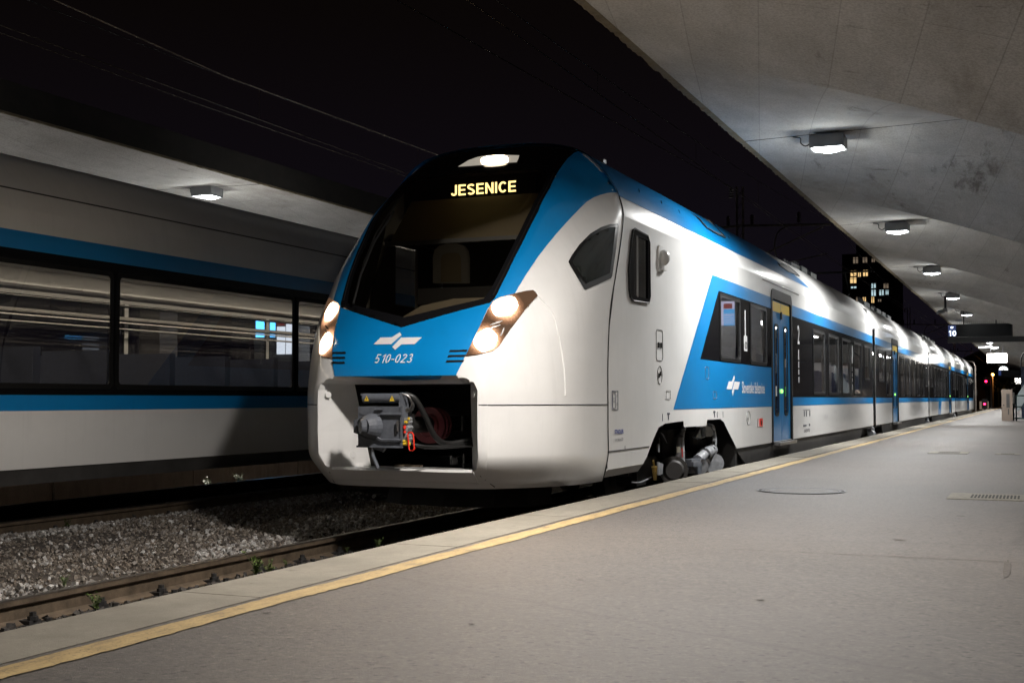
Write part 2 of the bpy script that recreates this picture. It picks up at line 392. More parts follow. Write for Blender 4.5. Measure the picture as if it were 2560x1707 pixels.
def densify(poly, step):
    out = []
    for i in range(len(poly)):
        a = Vector(poly[i][:2]); b = Vector(poly[(i + 1) % len(poly)][:2]); n = max(1, int((b - a).length / step))
        for k in range(n): out.append(tuple(a + (b - a) * k / n))
    return out
def cdt(outer, holes=(), step=None):
    loops = [densify(l, step) if step else [tuple(p) for p in l] for l in [outer] + list(holes)]
    vs = []; es = []
    for l in loops:
        k = len(vs); n = len(l); vs += [Vector(p) for p in l]; es += [(k + i, k + (i + 1) % n) for i in range(n)]
    if step:
        xs = [p[0] for p in outer]; ys = [p[1] for p in outer]; x = min(xs) + step * .37; r = 0
        bnd = [Vector(p) for l in loops for p in l]
        while x < max(xs):
            y = min(ys) + step * (.31 if r % 2 else .8)
            while y < max(ys):
                q = (x, y)
                if inside(q, loops[0]) and not any(inside(q, h) for h in loops[1:]): 
                    qv = Vector(q)
                    if len(bnd) > 2500 or min((qv - b).length_squared for b in bnd) > (step * .35) ** 2: vs.append(qv)
                y += step
            x += step; r += 1
    v, e, f, _, _, _ = delaunay_2d_cdt(vs, es, [], 0, 1e-6)
    tri = []
    for t in f:
        c = sum((v[i] for i in t), Vector((0, 0))) / len(t)
        if inside(c, loops[0]) and not any(inside(c, h) for h in loops[1:]): tri.append(tuple(t))
    used = sorted({i for t in tri for i in t}); ix = {k: j for j, k in enumerate(used)}
    return [tuple(v[i]) for i in used], [tuple(ix[i] for i in t) for t in tri]
def patch(name, outer, mp, m, parent, holes=(), step=None, smooth=True):
    v, f = cdt(outer, holes, step)
    return mesh_obj(name, [mp(*p) for p in v], f, m, parent, smooth)
def slab(name, outer, holes, X, dx, m, parent, step=None):
    # plate parallel to the track (points are (Y, z)) with real thickness dx
    v, f = cdt(outer, holes, step); n = len(v)
    vs = [(X + dx, y, z) for y, z in v] + [(X, y, z) for y, z in v]
    fs = [t for t in f] + [tuple(i + n for i in t[::-1]) for t in f]
    for loop in [outer] + list(holes):
        k = len(vs); L_ = len(loop)
        vs += [(X + dx, p[0], p[1]) for p in loop] + [(X, p[0], p[1]) for p in loop]
        fs += [(k + i, k + (i + 1) % L_, k + L_ + (i + 1) % L_, k + L_ + i) for i in range(L_)]
    return mesh_obj(name, vs, fs, m, parent)
def rrect(y0, y1, z0, z1_, r, n=4):
    out = []
    for cx, cy, a0 in ((y1 - r, z1_ - r, 0), (y0 + r, z1_ - r, 90), (y0 + r, z0 + r, 180), (y1 - r, z0 + r, 270)):
        for k in range(n + 1):
            a = math.radians(a0 + 90 * k / n); out.append((cx + r * math.cos(a), cy + r * math.sin(a)))
    return out
def text2d(s, size, shear=0.0, bold=0.0, sx=1.0):
    c = bpy.data.curves.new('t', 'FONT'); c.body = s; c.size = size; c.offset = bold; c.align_x = 'CENTER'; c.align_y = 'CENTER'; c.resolution_u = 3
    o = bpy.data.objects.new('t', c); me = o.to_mesh()
    v = [((p.co.x + p.co.y * shear) * sx, p.co.y) for p in me.vertices]; f = [tuple(p.vertices) for p in me.polygons]
    o.to_mesh_clear(); bpy.data.objects.remove(o); bpy.data.curves.remove(c)
    return v, f
def text_obj(name, s, size, mp, m, parent, shear=0, bold=0, sx=1):
    v, f = text2d(s, size, shear, bold, sx)
    return mesh_obj(name, [mp(a, b) for a, b in v], f, m, parent)

def arc(cx, cy, rx, ry, a0, a1, n=9):
    return [(cx + rx * math.cos(math.radians(lerp(a0, a1, k / n))), cy + ry * math.sin(math.radians(lerp(a0, a1, k / n)))) for k in range(n + 1)]
def strip(pts, t):
    P_ = [Vector(p) for p in pts]; L_ = []; R_ = []
    for i, p in enumerate(P_):
        d0 = (p - P_[i - 1]).normalized() if i else (P_[1] - p).normalized(); d1 = (P_[i + 1] - p).normalized() if i < len(P_) - 1 else d0
        b = (d0 + d1).normalized(); nrm = Vector((-b.y, b.x)); k = t / 2 / max(.35, b.dot(d0)); L_.append(tuple(p + nrm * k)); R_.append(tuple(p - nrm * k))
    n = len(P_); return L_ + R_, [(i, n + i, n + i + 1, i + 1) for i in range(n - 1)]
def glyph(ch, t):
    h = t / 2; R4 = lambda x0, y0, x1, y1: ([(x0, y0), (x1, y0), (x1, y1), (x0, y1)], [(0, 1, 2, 3)])
    if ch == 'E': return .62, [R4(0, 0, t, 1), R4(t, 0, .62, t), R4(t, .5 - h * .9, .58, .5 + h * .9), R4(t, 1 - t, .62, 1)]
    if ch == 'I': return t, [R4(0, 0, t, 1)]
    if ch == 'N': return .68, [R4(0, 0, t, 1), R4(.68 - t, 0, .68, 1), ([(t, 1), (t, .68), (.68 - t, 0), (.68 - t, .32)], [(0, 1, 2, 3)])]
    if ch == 'J': return .50, [strip(arc(.25, .25, .25 - h, .25 - h, 180, 360) + [(.5 - h, 1)], t)]
    if ch == 'S': return .64, [strip(arc(.32, .735, .32 - h, .265 - h, 25, 245, 12) + [(.40, .47)] + arc(.32, .265, .32 - h, .265 - h, 62, -155, 12), t)]
    if ch == 'C': return .68, [strip(arc(.36, .5, .36 - h, .5 - h, 42, 318, 20), t)]
    if ch == '0': return .54, [strip(arc(.27, .5, .27 - h, .5 - h, 90, 450, 24), t)]
    if ch == '1': return .42, [R4(.42 - t, 0, .42, 1), ([(.42 - t, 1), (.42 - t, .80), (.10, .68), (.10, .78)], [(0, 1, 2, 3)])]
    if ch == '2': return .54, [strip(arc(.27, .72, .27 - h, .28 - h, 165, -30, 12) + [(.06, h + .03)], t), R4(0, 0, .54, t)]
    if ch == '3': return .54, [strip(arc(.26, .745, .23 - h, .255 - h, 160, -85, 12), t), strip(arc(.27, .275, .27 - h, .275 - h, 95, -160, 12), t)]
    if ch == '5': return .54, [strip(arc(.26, .31, .28 - h, .31 - h, -138, 118, 14) + [(.07, .50), (.12, 1 - h), (.50, 1 - h)], t)]
    if ch == '-': return .30, [R4(0, .33, .30, .33 + t)]
def strokes(s_, size, t=.14, gap=.14, sx=1.0, shear=0.0):
    vs = []; fs = []; x = 0
    for ch in s_:
        w_, parts = glyph(ch, t)
        for v, f in parts:
            k = len(vs); vs += [(x + a, b) for a, b in v]; fs += [tuple(i + k for i in q) for q in f]
        x += w_ + gap
    x -= gap
    return [((a - x / 2 + shear * (b - .5)) * size * sx, (b - .5) * size) for a, b in vs], fs

# ================================================================== GROUND, TRACKS, PLATFORMS
XC = -5.25; XC2 = -10.55; SIDE = XC + 1.41
PZ = 0.436; PE = -3.57
g = MB(); g.add([(-400, -60, -.30), (300, -60, -.30), (300, 900, -.30), (-400, 900, -.30)], [(0, 1, 2, 3)])
tag(g.build('ground', M['ballast']), kind='structure')
# ballast bed: rolling sheet between the two platforms
bx = [PE - .02, -3.9, -4.3, -4.7, -5.3, -5.9, -6.1, -6.6, -7.3, -7.9, -8.6, -9.3, -9.7, -9.9, -10.5, -11.1, -11.4, -12.18]
bz = [-.2, -.2, -.17, -.16, -.16, -.16, -.13, -.06, -.03, -.06, -.04, -.07, -.12, -.16, -.16, -.16, -.16, -.2]
vs = []; fs = []; ys = [-12 + .5 * i for i in range(90)] + [33 + 6 * i for i in range(40)]
for y in ys:
    for x, z in zip(bx, bz): vs.append((x, y, z + random.uniform(-.012, .012)))
nb = len(bx)
for j in range(len(ys) - 1):
    for i in range(nb - 1): k = j * nb + i; fs.append((k, k + 1, k + nb + 1, k + nb))
tag(mesh_obj('track_bed', vs, fs, M['ballast'], smooth=True), kind='structure')

# near platform: asphalt slab with coping stones and worn yellow line
g = MB(); g.box((-3.12, -14, -.3), (7.7, 230, PZ)); tag(g.build('platform', M['asphalt']), kind='structure')
COPING = []
y = -13.4; k = 0
cop = thing('platform_coping', 'pale concrete coping along the edge of the near platform', 'coping', (0, 0, 0))
while y < 200:
    L_ = 2.0 if y < 60 else 20.0
    g = MB(); dz = random.uniform(-.003, .003)
    g.prism([(PE, -.3), (PE, PZ - .012 + dz), (PE + .012, PZ + dz), (-3.138, PZ + dz), (-3.138, -.3)], lambda a, b: (a, y + .004, b), (0, L_ - .008, 0))
    g.build('coping_stone', M['coping'], cop); y += L_
g = MB(); g.box((-3.137, -14, -.3), (-3.121, 230, PZ - .012)); g.build('coping_joint', M['joint'], cop)
# ragged yellow line
vs = []; fs = []; n = 1200
for i in range(n + 1):
    yy = -4 + 0.045 * i if i < 1000 else 41 + (i - 1000) * .8
    a = .006 * math.sin(yy * 5.1) + random.uniform(-.005, .005); b = .006 * math.sin(yy * 3.7 + 1) + random.uniform(-.006, .006)
    vs += [(-3.075 + a, yy, PZ + .004), (-2.945 + b, yy, PZ + .004)]
    if i: fs.append((2 * i - 2, 2 * i - 1, 2 * i + 1, 2 * i))
tag(mesh_obj('platform_line', vs, fs, M['line']), kind='structure')
rc = random.Random(21)
for (ax, ay), (bx_, by_) in (((1835, 1373), (2560, 1407)), ((1960, 1163), (2560, 1176)), ((2080, 1100), (2560, 1107))):
    a = onZ(ax, ay, PZ); b = onZ(bx_, by_, PZ); b = a + (b - a) * 1.9; n = 70; vs = []; fs = []
    for i in range(n + 1):
        p = a.lerp(b, i / n); q = rc.uniform(-.010, .010); w_ = rc.uniform(.001, .007) * (1 + a.y / 16)
        vs += [(p.x, p.y + q - w_, PZ + .003), (p.x, p.y + q + w_, PZ + .003)]
        if i: fs.append((2 * i - 2, 2 * i, 2 * i + 1, 2 * i - 1))
    tag(mesh_obj('pavement_crack', vs, fs, M['crack']), kind='structure')
c = onZ(2512, 1405, PZ); c2 = onZ(2522, 1440, PZ); vs = []; n = 18
for k in range(n):
    a = 2 * math.pi * k / n; p = (c + c2) / 2; L_ = (c2 - c).length * .65; vs.append((p.x + math.cos(a) * .018 * rc.uniform(.6, 1.3), p.y + math.sin(a) * L_ * rc.uniform(.8, 1.1), PZ + .003))
tag(mesh_obj('pavement_stain', vs, [tuple(range(n))], M['crack']), kind='structure')
for (px, py, r) in ((666, 1532, .03), (288, 1622, .018), (1180, 1560, .02), (2400, 1290, .05), (1900, 1500, .025), (1450, 1450, .02), (2250, 1350, .04)):
    p = onZ(px, py, PZ); vs = [(p.x + math.cos(2 * math.pi * k / 12) * r * rc.uniform(.5, 1.2), p.y + math.sin(2 * math.pi * k / 12) * r * rc.uniform(.4, .9), PZ + .003) for k in range(12)]
    tag(mesh_obj('pavement_stain', vs, [tuple(range(12))], M['crack']), kind='structure')
# opposite platform
g = MB(); g.box((-24, -20, -.3), (-12.2, 230, PZ)); tag(g.build('opposite_platform', M['asphalt']), kind='structure')
g = MB()
for i in range(60):
    y = -20 + i * 3.0; g.box((-12.2, y + .01, -.3), (-12.17 + random.uniform(-.008, .008), y + 2.99, PZ + .01))
tag(g.build('platform_retaining_wall', M['wallbrown']), 'stained brown concrete face of the opposite platform behind the moving train', 'wall')

# rails
def rail(x, label, fasten=None):
    r = thing('rail', label, 'rail', (x, 0, 0), 'running rails of the two tracks')
    prof = [(-.036, 0.0), (-.036, -.030), (-.010, -.045), (-.010, -.125), (-.07, -.150), (-.07, -.160), (.07, -.160), (.07, -.150), (.010, -.125), (.010, -.045), (.036, -.030), (.036, 0.0)]
    g = MB(); g.prism([(a, b - .006) for a, b in prof], lambda a, b: (a, -14, b + .03), (0, 240, 0)); g.build('rail_body', M['rail'], r)
    g = MB(); g.prism([(-.036, .024), (-.034, .030), (-.028, .033), (.028, .033), (.034, .030), (.036, .024)], lambda a, b: (a, -14, b + .001), (0, 240, 0)); g.build('rail_head', M['railtop'], r)
    if fasten:
        y = fasten[0]
        while y < fasten[1]:
            for s in (1, -1):
                f = MB()
                f.box((s * .13 - .07, y - .08, -.150), (s * .13 + .07, y + .08, -.130))
                f.box((s * .07 - .045, y - .05, -.130), (s * .07 + .045, y + .05, -.105))
                f.cyl((s * .095, y, -.13), (s * .095, y, -.055), .022, 8); f.cyl((s * .095, y, -.105), (s * .095, y, -.08), .034, 6)
                f.cyl((s * .165, y + .06, -.13), (s * .165, y + .06, -.095), .024, 6)
                f.build('rail_fastening', M['clip'], r)
            y += .63
    return r
rail(XC - .75, 'rusty rail with bolted fastenings just beyond the edge of the near platform', (3.0, 12.0))
rail(XC + .75, 'rail hidden close under the near platform edge', None)
rail(XC2 + .75, 'brown rail on the far side of the gravel strip, nearest rail of the other track', (6.0, 13.0))
rail(XC2 - .75, 'rail shining orange in front of the brown platform wall')
# gravel (individual stones, one uncountable mass per kind)
def rock(g, x, y, z, s):
    ax = [Vector((1, 0, 0)), Vector((0, 1, 0)), Vector((0, 0, 1))]
    rot = Matrix.Rotation(random.uniform(0, 6.28), 3, Vector((random.uniform(-1, 1), random.uniform(-1, 1), random.uniform(-1, 1))).normalized())
    base = [(-1, -1, -1), (1, -1, -1), (1, 1, -1), (-1, 1, -1), (-.7, -.7, 1), (.7, -.7, 1), (.7, .7, 1), (-.7, .7, 1)]
    sc = (s * random.uniform(.6, 1.2), s * random.uniform(.5, 1.0), s * random.uniform(.35, .8))
    vs = [Vector((x, y, z)) + rot @ Vector((a * sc[0] * random.uniform(.6, 1.1), b * sc[1] * random.uniform(.6, 1.1), c * sc[2] * random.uniform(.7, 1.1))) for a, b, c in base]
    g.add(vs, [(0, 3, 2, 1), (4, 5, 6, 7), (0, 1, 5, 4), (1, 2, 6, 5), (2, 3, 7, 6), (3, 0, 4, 7)])
def bedz(x):
    for i in range(nb - 1):
        if bx[i + 1] <= x <= bx[i]: t = (bx[i] - x) / (bx[i] - bx[i + 1]); return lerp(bz[i], bz[i + 1], t)
    return -.16
g = MB(); gf = MB(); gd = MB()
for i in range(20000):
    x = random.uniform(-9.72, -6.09); y = random.uniform(4.6, 15.5)
    edge = min(abs(x + 6.09), abs(x + 9.72)); mid = math.sin(y * .9 + x * 1.3) * .35 + math.sin(y * 2.1 - x * 2.0) * .2
    if edge < .75 + mid or random.random() < .08: rock(g, x, y, bedz(x) + random.uniform(-.005, .03), random.uniform(.010, .028))
for i in range(19000):
    x = random.uniform(-9.72, -6.09); y = random.uniform(4.6, 14.5); rock(gf, x, y, bedz(x) + random.uniform(-.004, .014), random.uniform(.006, .018))
for i in range(4200):
    x = random.uniform(-5.93, -3.6) if i % 2 else random.uniform(-5.94, -5.55); y = random.uniform(3.5, 16); rock(gd, x, y, bedz(x) + random.uniform(0, .03), random.uniform(.014, .036))
for i in range(1800):
    x = random.uniform(-12.1, -9.9); y = random.uniform(8, 20); rock(gd, x, y, bedz(x) + random.uniform(0, .02), random.uniform(.014, .036))
tag(g.build('gravel', M['stones']), 'loose pale grey stones heaped between the two tracks', 'gravel', kind='stuff')
tag(gf.build('gravel', M['finestones']), 'fine brown grit spread between the two tracks', 'gravel', kind='stuff')
tag(gd.build('ballast', M['darkstones']), 'oily black ballast stones between the rails', 'ballast', kind='stuff')

# weeds
def weed(x, y, z, h, n, label, flower=False):
    t = thing('weed', label, 'weed', (x, y, z), 'weeds growing along the track')
    st = MB(); lf = MB()
    for i in range(n):
        a = random.uniform(0, 6.28); L_ = h * random.uniform(.5, 1.0); bend = random.uniform(.15, .6) * L_
        pts = [Vector((0, 0, 0)), Vector((math.cos(a) * bend * .3, math.sin(a) * bend * .3, L_ * .5)), Vector((math.cos(a) * bend, math.sin(a) * bend, L_))]
        st.tube(smooth_path(pts, 3), .0018, 4)
        for k in range(9):
            tt = random.uniform(.2, 1); p = pts[0].lerp(pts[1], tt * 2) if tt < .5 else pts[1].lerp(pts[2], tt * 2 - 1)
            d = Vector((random.uniform(-1, 1), random.uniform(-1, 1), random.uniform(-.2, .9))).normalized(); q = d.cross(Vector((0, 0, 1))).normalized()
            s_ = random.uniform(.008, .02) * (h / .15)
            lf.add([p, p + d * s_ + q * s_ * .45, p + d * s_ * 2, p + d * s_ - q * s_ * .45], [(0, 1, 2, 3)])
    st.build('stem', M['stem'], t); lf.build('leaves', M['leaf2'] if flower else M['leaf'], t)
    return t
for px, py, X, h, n, lb in ((240, 1503, -5.70, .13, 9, 'small green weed between the platform edge and the rail, lowest left'),
                            (640, 1412, -5.55, .20, 16, 'tallest leafy green weed beside the rail at the platform edge'),
                            (672, 1418, -5.35, .13, 14, 'broad bright green weed right of the tallest one'),
                            (715, 1405, -5.5, .07, 7, 'tiny bright green weed tuft beside the rail'),
                            (946, 1358, -5.0, .10, 8, 'thin weed at the platform edge near the train nose'),
                            (868, 1372, -5.2, .06, 5, 'single small sprout at the platform edge'),
                            (160, 1452, -6.25, .10, 9, 'green weed on the gravel side of the rail'),
                            (168, 1312, -9.55, .16, 8, 'dim weed at the brown rail in the pale gravel')):
    p = onX(px, py, X); weed(p.x, p.y, max(-.15, p.z - h * .5), h, n, lb)
for px, py, h, lb in ((520, 1195, .14, 'pale dry plant at the foot of the brown platform wall'), (600, 1188, .18, 'yellowish weed at the foot of the brown platform wall, right one')):
    p = onX(px, py, -11.9); weed(p.x, p.y, -.15, h + .1, 14, lb, True)
p = onX(2082, 1106, -3.72); weed(p.x, p.y, .15, .26, 10, 'weed poking up over the coping beside the dark train skirt')

# ================================================================== CANOPIES
def canopy(name, label, sgn, x_edge, z_edge, y_first, nb_, L_=8.45):
    # folded concrete plates; sgn=+1: edge at low X, folding towards +X
    t = thing(name, label, 'canopy', (0, 0, 0))
    vs = []; fs = []
    def P(dx, y, z): vs.append((x_edge + sgn * dx, y, z)); return len(vs) - 1
    dz = z_edge - 4.60
    plate = MB(); fasc = MB(); jn = MB(); rnd = random.Random(5)
    CXs = [0, .3, .6, .9, 1.2, 1.5, 1.8, 2.1, 2.4, 2.67, 2.8, 2.95, 3.15, 3.4, 3.7, 4.0, 4.3, 4.6, 5.0, 5.5]
    def col(dx, Y1):
        # every bay is a folded umbrella: high along the joints, one low fold across its middle
        zr = max(3.16, 4.60 - .233 * dx - .0229 * dx * dx); zj = 4.60 + .022 * dx; Ym = Y1 - 4.27; Y0 = Y1 - L_
        return [(lerp(Y0, Ym, k / 6), lerp(zj, zr, k / 6)) for k in range(7)] + [(lerp(Ym, Y1, k / 6), lerp(zr, zj, k / 6)) for k in range(1, 7)]
    for i in range(nb_):
        Y0 = y_first + i * L_; Y1 = Y0 + L_
        for mir in (0, 1):
            cols = [[Vector((x_edge + sgn * ((11.0 - dx) if mir else dx), y, z + dz)) for y, z in col(dx, Y1)] for dx in CXs]
            nk = len(cols[0]); flat = [p for c_ in cols for p in c_]
            fl = [(a * nk + k, (a + 1) * nk + k, (a + 1) * nk + k + 1, a * nk + k + 1) for a in range(len(cols) - 1) for k in range(nk - 1)]
            plate.add(flat, fl)
        # rough fascia
        n = 110; pv = []
        for k in range(n + 1):
            y = Y0 + L_ * k / n; pv.append((y, z_edge - .006 - rnd.uniform(0, .018) ** 1.0, rnd.uniform(0, .014)))
        for k in range(n):
            a, b = pv[k], pv[k + 1]
            xa = x_edge - sgn * (.05 + a[2]); xb = x_edge - sgn * (.05 + b[2])
            q = [Vector((xa, a[0], a[1])), Vector((xb, b[0], b[1])), Vector((xb, b[0], z_edge + .018)), Vector((xa, a[0], z_edge + .018)),
                 Vector((x_edge + sgn * .015, a[0], a[1] + .0)), Vector((x_edge + sgn * .015, b[0], b[1] + .0))]
            q[4].z = z_edge - .004; q[5].z = z_edge - .004
            fasc.add(q, [(0, 1, 2, 3), (0, 4, 5, 1)])
        jn = MB(); jn.prism([(0, -.003), (4.4, .022 * 4.4 - .003), (4.4, .022 * 4.4 + .03), (0, .03)], lambda a_, b_: (x_edge + sgn * a_, Y1 - .012, z_edge + b_), (0, .024, 0)); jn.build('joint', M['joint'], t)
    pu = plate.build('underside_plates', M['canopy'], t, True)
    pu.data.set_sharp_from_angle(angle=math.radians(5))
    fasc.build('edge_lip', M['canopyedge'], t)
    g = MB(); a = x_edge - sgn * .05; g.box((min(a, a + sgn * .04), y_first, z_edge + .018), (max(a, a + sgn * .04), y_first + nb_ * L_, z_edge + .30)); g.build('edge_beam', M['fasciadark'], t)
    g = MB(); a = x_edge - sgn * .05; b = x_edge + sgn * 11.05
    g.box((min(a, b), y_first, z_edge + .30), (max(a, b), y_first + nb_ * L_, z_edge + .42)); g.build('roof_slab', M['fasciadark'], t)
    # columns on the valley line
    for i in range(nb_):
        g = MB(); y = y_first + (i + .5) * L_; x = x_edge + sgn * 5.5
        g.prism([(-.45, PZ), (.45, PZ), (.30, PZ + .1), (.26, 3.25 + dz), (-.26, 3.25 + dz), (-.30, PZ + .1)], lambda a_, b_: (x + a_, y - .3, b_), (0, .6, 0))
        if i < 4 or sgn < 0 or True: g.build('column', M['postconc'], t)
    return t
YJ = 15.8; LB = 8.45
canopy('platform_canopy', 'folded pale concrete canopy over the near platform, lit by box lamps', 1, -3.415, 4.615, YJ - 4 * LB, 18)
canopy('platform_canopy', 'concrete canopy of the opposite platform above the moving train, with one lamp in view', -1, -12.1, 4.94, 17.65 - 4 * LB, 14)

def make_lamp():
    t = thing('canopy_lamp', 'x', 'lamp', (0, 0, 0), 'box lamps under the canopies')
    g = MB(); g.prism([(-.21, 0), (-.21, .15), (-.16, .17), (.16, .17), (.21, .15), (.21, 0), (.19, 0), (.19, .03), (-.19, .03), (-.19, 0)], lambda a, b: (a, -.17, b), (0, .34, 0))
    g.box((-.205, -.178, 0), (.205, -.17, .155)); g.box((-.205, .17, 0), (.205, .178, .155)); g.build('housing', M['lamphouse'], t)
    g = MB(); 
    for s in (-1, 1): g.box((s * .12 - .02, -.05, .17), (s * .12 + .02, .05, .24))
    g.box((-.13, -.02, .18), (.13, .02, .20)); g.build('bracket', M['lamphouse'], t)
    g = MB(); n = 8
    prof = [(-.18 + .36 * k / n, .012 - .035 * math.sin(math.pi * k / n)) for k in range(n + 1)]
    g.prism([(-.18, .025)] + prof + [(.18, .025)], lambda a, b: (a, -.15, b), (0, .30, 0)); g.build('lens', M['lens'], t)
    g = MB(); g.tube(smooth_path([(-.21, 0, .10), (-.28, 0, .06), (-.34, 0, .10), (-.35, 0, .17), (-.44, 0, .19)], 5), .008, 6); g.build('cable', M['wiredark'], t)
    ld = bpy.data.lights.new('lamp_light', 'AREA'); ld.shape = 'RECTANGLE'; ld.size = .34; ld.size_y = .28; ld.energy = LAMP_W; ld.spread = math.radians(158); ld.color = (1.0, .985, .96)
    lo = bpy.data.objects.new('lamp_light', ld); COL.objects.link(lo); lo.parent = t; lo.location = (0, 0, -.035)
    ld = bpy.data.lights.new('lamp_spill', 'POINT'); ld.shadow_soft_size = .06; ld.energy = LAMP_P; ld.color = (.97, 1.0, .97)
    lo = bpy.data.objects.new('lamp_spill', ld); COL.objects.link(lo); lo.parent = t; lo.location = (0, 0, -.10)
    return t
lamp0 = make_lamp(); WARM = []
lab = {0: 'lamp overhead just in front of the camera, out of view', 1: 'brightest and nearest box lamp under the near canopy', 2: 'second box lamp in the row under the near canopy', 3: 'third box lamp in the row under the near canopy',
       4: 'fourth, flatter looking box lamp of the row, beside a hanging camera', 5: 'fifth box lamp, glowing just above the departure board'}
for i in range(-3, 13):
    o = lamp0 if i == -3 else copy_tree(lamp0)
    o.location = (-2.35, YJ + (i - 1) * LB, 4.43)
    if i <= 0: WARM.append(o)
    o['label'] = lab.get(i, (['first', 'second', 'third', 'fourth', 'fifth', 'sixth', 'seventh', 'eighth'][i - 6] + ' tiny far off box lamp past the large departure board') if i > 0 else 'box lamp of the near canopy behind the viewpoint')
for i in range(-2, 7):
    o = copy_tree(lamp0); o.location = (-13.2, 17.65 + i * LB, 4.79)
    o['label'] = 'box lamp under the opposite canopy above the moving train' if i == 0 else ('box lamp of the opposite canopy hidden beyond the trains' if i > 0 else 'box lamp of the opposite canopy left of the view')

for o in WARM:
    for ch in o.children:
        if ch.type == 'LIGHT': ch.data = ch.data.copy(); ch.data.color = (1.0, .93, .86); ch.data.energy *= (1.35 if o.location.y > 5 else .42)

# ================================================================== TRAIN
# nose: horizontal slices (z, [(u, Y) ...]) all with 10 control points, last one on the seam with the first car
SL = [
 (.50, [(0, 10.00), (.40, 10.00), (.72, 10.06), (.86, 10.17), (.98, 10.30), (1.10, 10.46), (1.20, 10.63), (1.29, 10.86), (1.34, 11.15), (1.36, 11.46)]),
 (.56, [(0, 9.93), (.40, 9.94), (.74, 9.99), (.88, 10.10), (1.00, 10.24), (1.12, 10.40), (1.23, 10.58), (1.31, 10.82), (1.36, 11.10), (1.38, 11.46)]),
 (.80, [(0, 9.72), (.40, 9.725), (.80, 9.79), (.93, 9.90), (1.04, 10.03), (1.15, 10.18), (1.26, 10.36), (1.35, 10.62), (1.395, 10.95), (1.41, 11.50)]),
 (1.00, [(0, 9.70), (.40, 9.705), (.80, 9.775), (.93, 9.885), (1.04, 10.01), (1.15, 10.16), (1.26, 10.34), (1.35, 10.60), (1.395, 10.93), (1.41, 11.49)]),
 (1.30, [(0, 9.69), (.40, 9.70), (.80, 9.77), (.93, 9.88), (1.04, 10.00), (1.15, 10.15), (1.26, 10.335), (1.35, 10.60), (1.395, 10.93), (1.41, 11.49)]),
 (1.54, [(0, 9.71), (.40, 9.725), (.80, 9.805), (.93, 9.92), (1.04, 10.04), (1.15, 10.18), (1.26, 10.365), (1.35, 10.63), (1.395, 10.95), (1.41, 11.49)]),
 (1.90, [(0, 9.865), (.40, 9.88), (.80, 9.965), (.93, 10.06), (1.04, 10.15), (1.15, 10.285), (1.26, 10.46), (1.35, 10.70), (1.395, 11.02), (1.41, 11.52)]),
 (2.15, [(0, 10.03), (.40, 10.05), (.78, 10.125), (.93, 10.20), (1.04, 10.295), (1.15, 10.43), (1.26, 10.60), (1.35, 10.83), (1.395, 11.12), (1.41, 11.57)]),
 (2.55, [(0, 10.36), (.42, 10.38), (.855, 10.44), (.96, 10.51), (1.06, 10.60), (1.16, 10.72), (1.26, 10.88), (1.35, 11.12), (1.395, 11.38), (1.41, 11.76)]),
 (2.80, [(0, 10.59), (.42, 10.61), (.885, 10.665), (.98, 10.745), (1.07, 10.85), (1.17, 10.98), (1.26, 11.14), (1.35, 11.38), (1.395, 11.60), (1.41, 11.88)]),
 (3.15, [(0, 10.94), (.43, 10.955), (.905, 11.005), (1.00, 11.11), (1.08, 11.24), (1.17, 11.40), (1.26, 11.58), (1.34, 11.77), (1.385, 11.89), (1.405, 12.02)]),
 (3.37, [(0, 11.22), (.43, 11.235), (.895, 11.285), (.97, 11.38), (1.04, 11.50), (1.11, 11.64), (1.19, 11.79), (1.27, 11.92), (1.32, 11.99), (1.345, 12.07)]),
 (3.56, [(0, 11.46), (.43, 11.475), (.87, 11.53), (.93, 11.61), (.99, 11.72), (1.05, 11.83), (1.11, 11.93), (1.17, 12.00), (1.21, 12.05), (1.235, 12.10)]),
 (3.72, [(0, 11.68), (.42, 11.695), (.82, 11.75), (.88, 11.81), (.93, 11.87), (.98, 11.93), (1.02, 11.99), (1.06, 12.04), (1.09, 12.08), (1.11, 12.12)]),
 (3.83, [(0, 11.83), (.38, 11.845), (.72, 11.89), (.78, 11.92), (.83, 11.95), (.87, 11.99), (.91, 12.02), (.94, 12.05), (.97, 12.09), (.99, 12.12)]),
 (3.90, [(0, 11.93), (.34, 11.94), (.62, 11.97), (.68, 11.99), (.72, 12.01), (.76, 12.03), (.79, 12.05), (.82, 12.07), (.85, 12.10), (.87, 12.12)]),
 (3.96, [(0, 12.02), (.25, 12.025), (.42, 12.04), (.46, 12.05), (.50, 12.06), (.53, 12.07), (.56, 12.08), (.59, 12.09), (.62, 12.11), (.64, 12.12)]),
 (3.99, [(0, 12.09), (.15, 12.09), (.25, 12.095), (.27, 12.10), (.29, 12.10), (.31, 12.105), (.33, 12.11), (.35, 12.11), (.37, 12.115), (.39, 12.12)]),
 (4.00, [(0, 12.12), (.01, 12.12), (.02, 12.12), (.03, 12.12), (.04, 12.12), (.05, 12.12), (.06, 12.12), (.07, 12.12), (.08, 12.12), (.09, 12.12)]),
]
ZS = [s[0] for s in SL]
def hull_grid():
    zs = []; z = .50
    while z < 3.999:
        zs.append(z); z += .035 if z < 3.7 else .02
    zs += [3.99, 4.0]; zs = sorted(set(round(a, 4) for a in zs) | {.80, .56})
    T = [i / 4 for i in range(37)]
    rows = []
    for z in zs:
        cu = [pchip(ZS, [s[1][i][0] for s in SL], z) for i in range(10)]; cy = [pchip(ZS, [s[1][i][1] for s in SL], z) for i in range(10)]
        rows.append([(pchip(list(range(10)), cu, t), pchip(list(range(10)), cy, t), z) for t in T])
    return rows
ROWS = hull_grid(); NT = 37
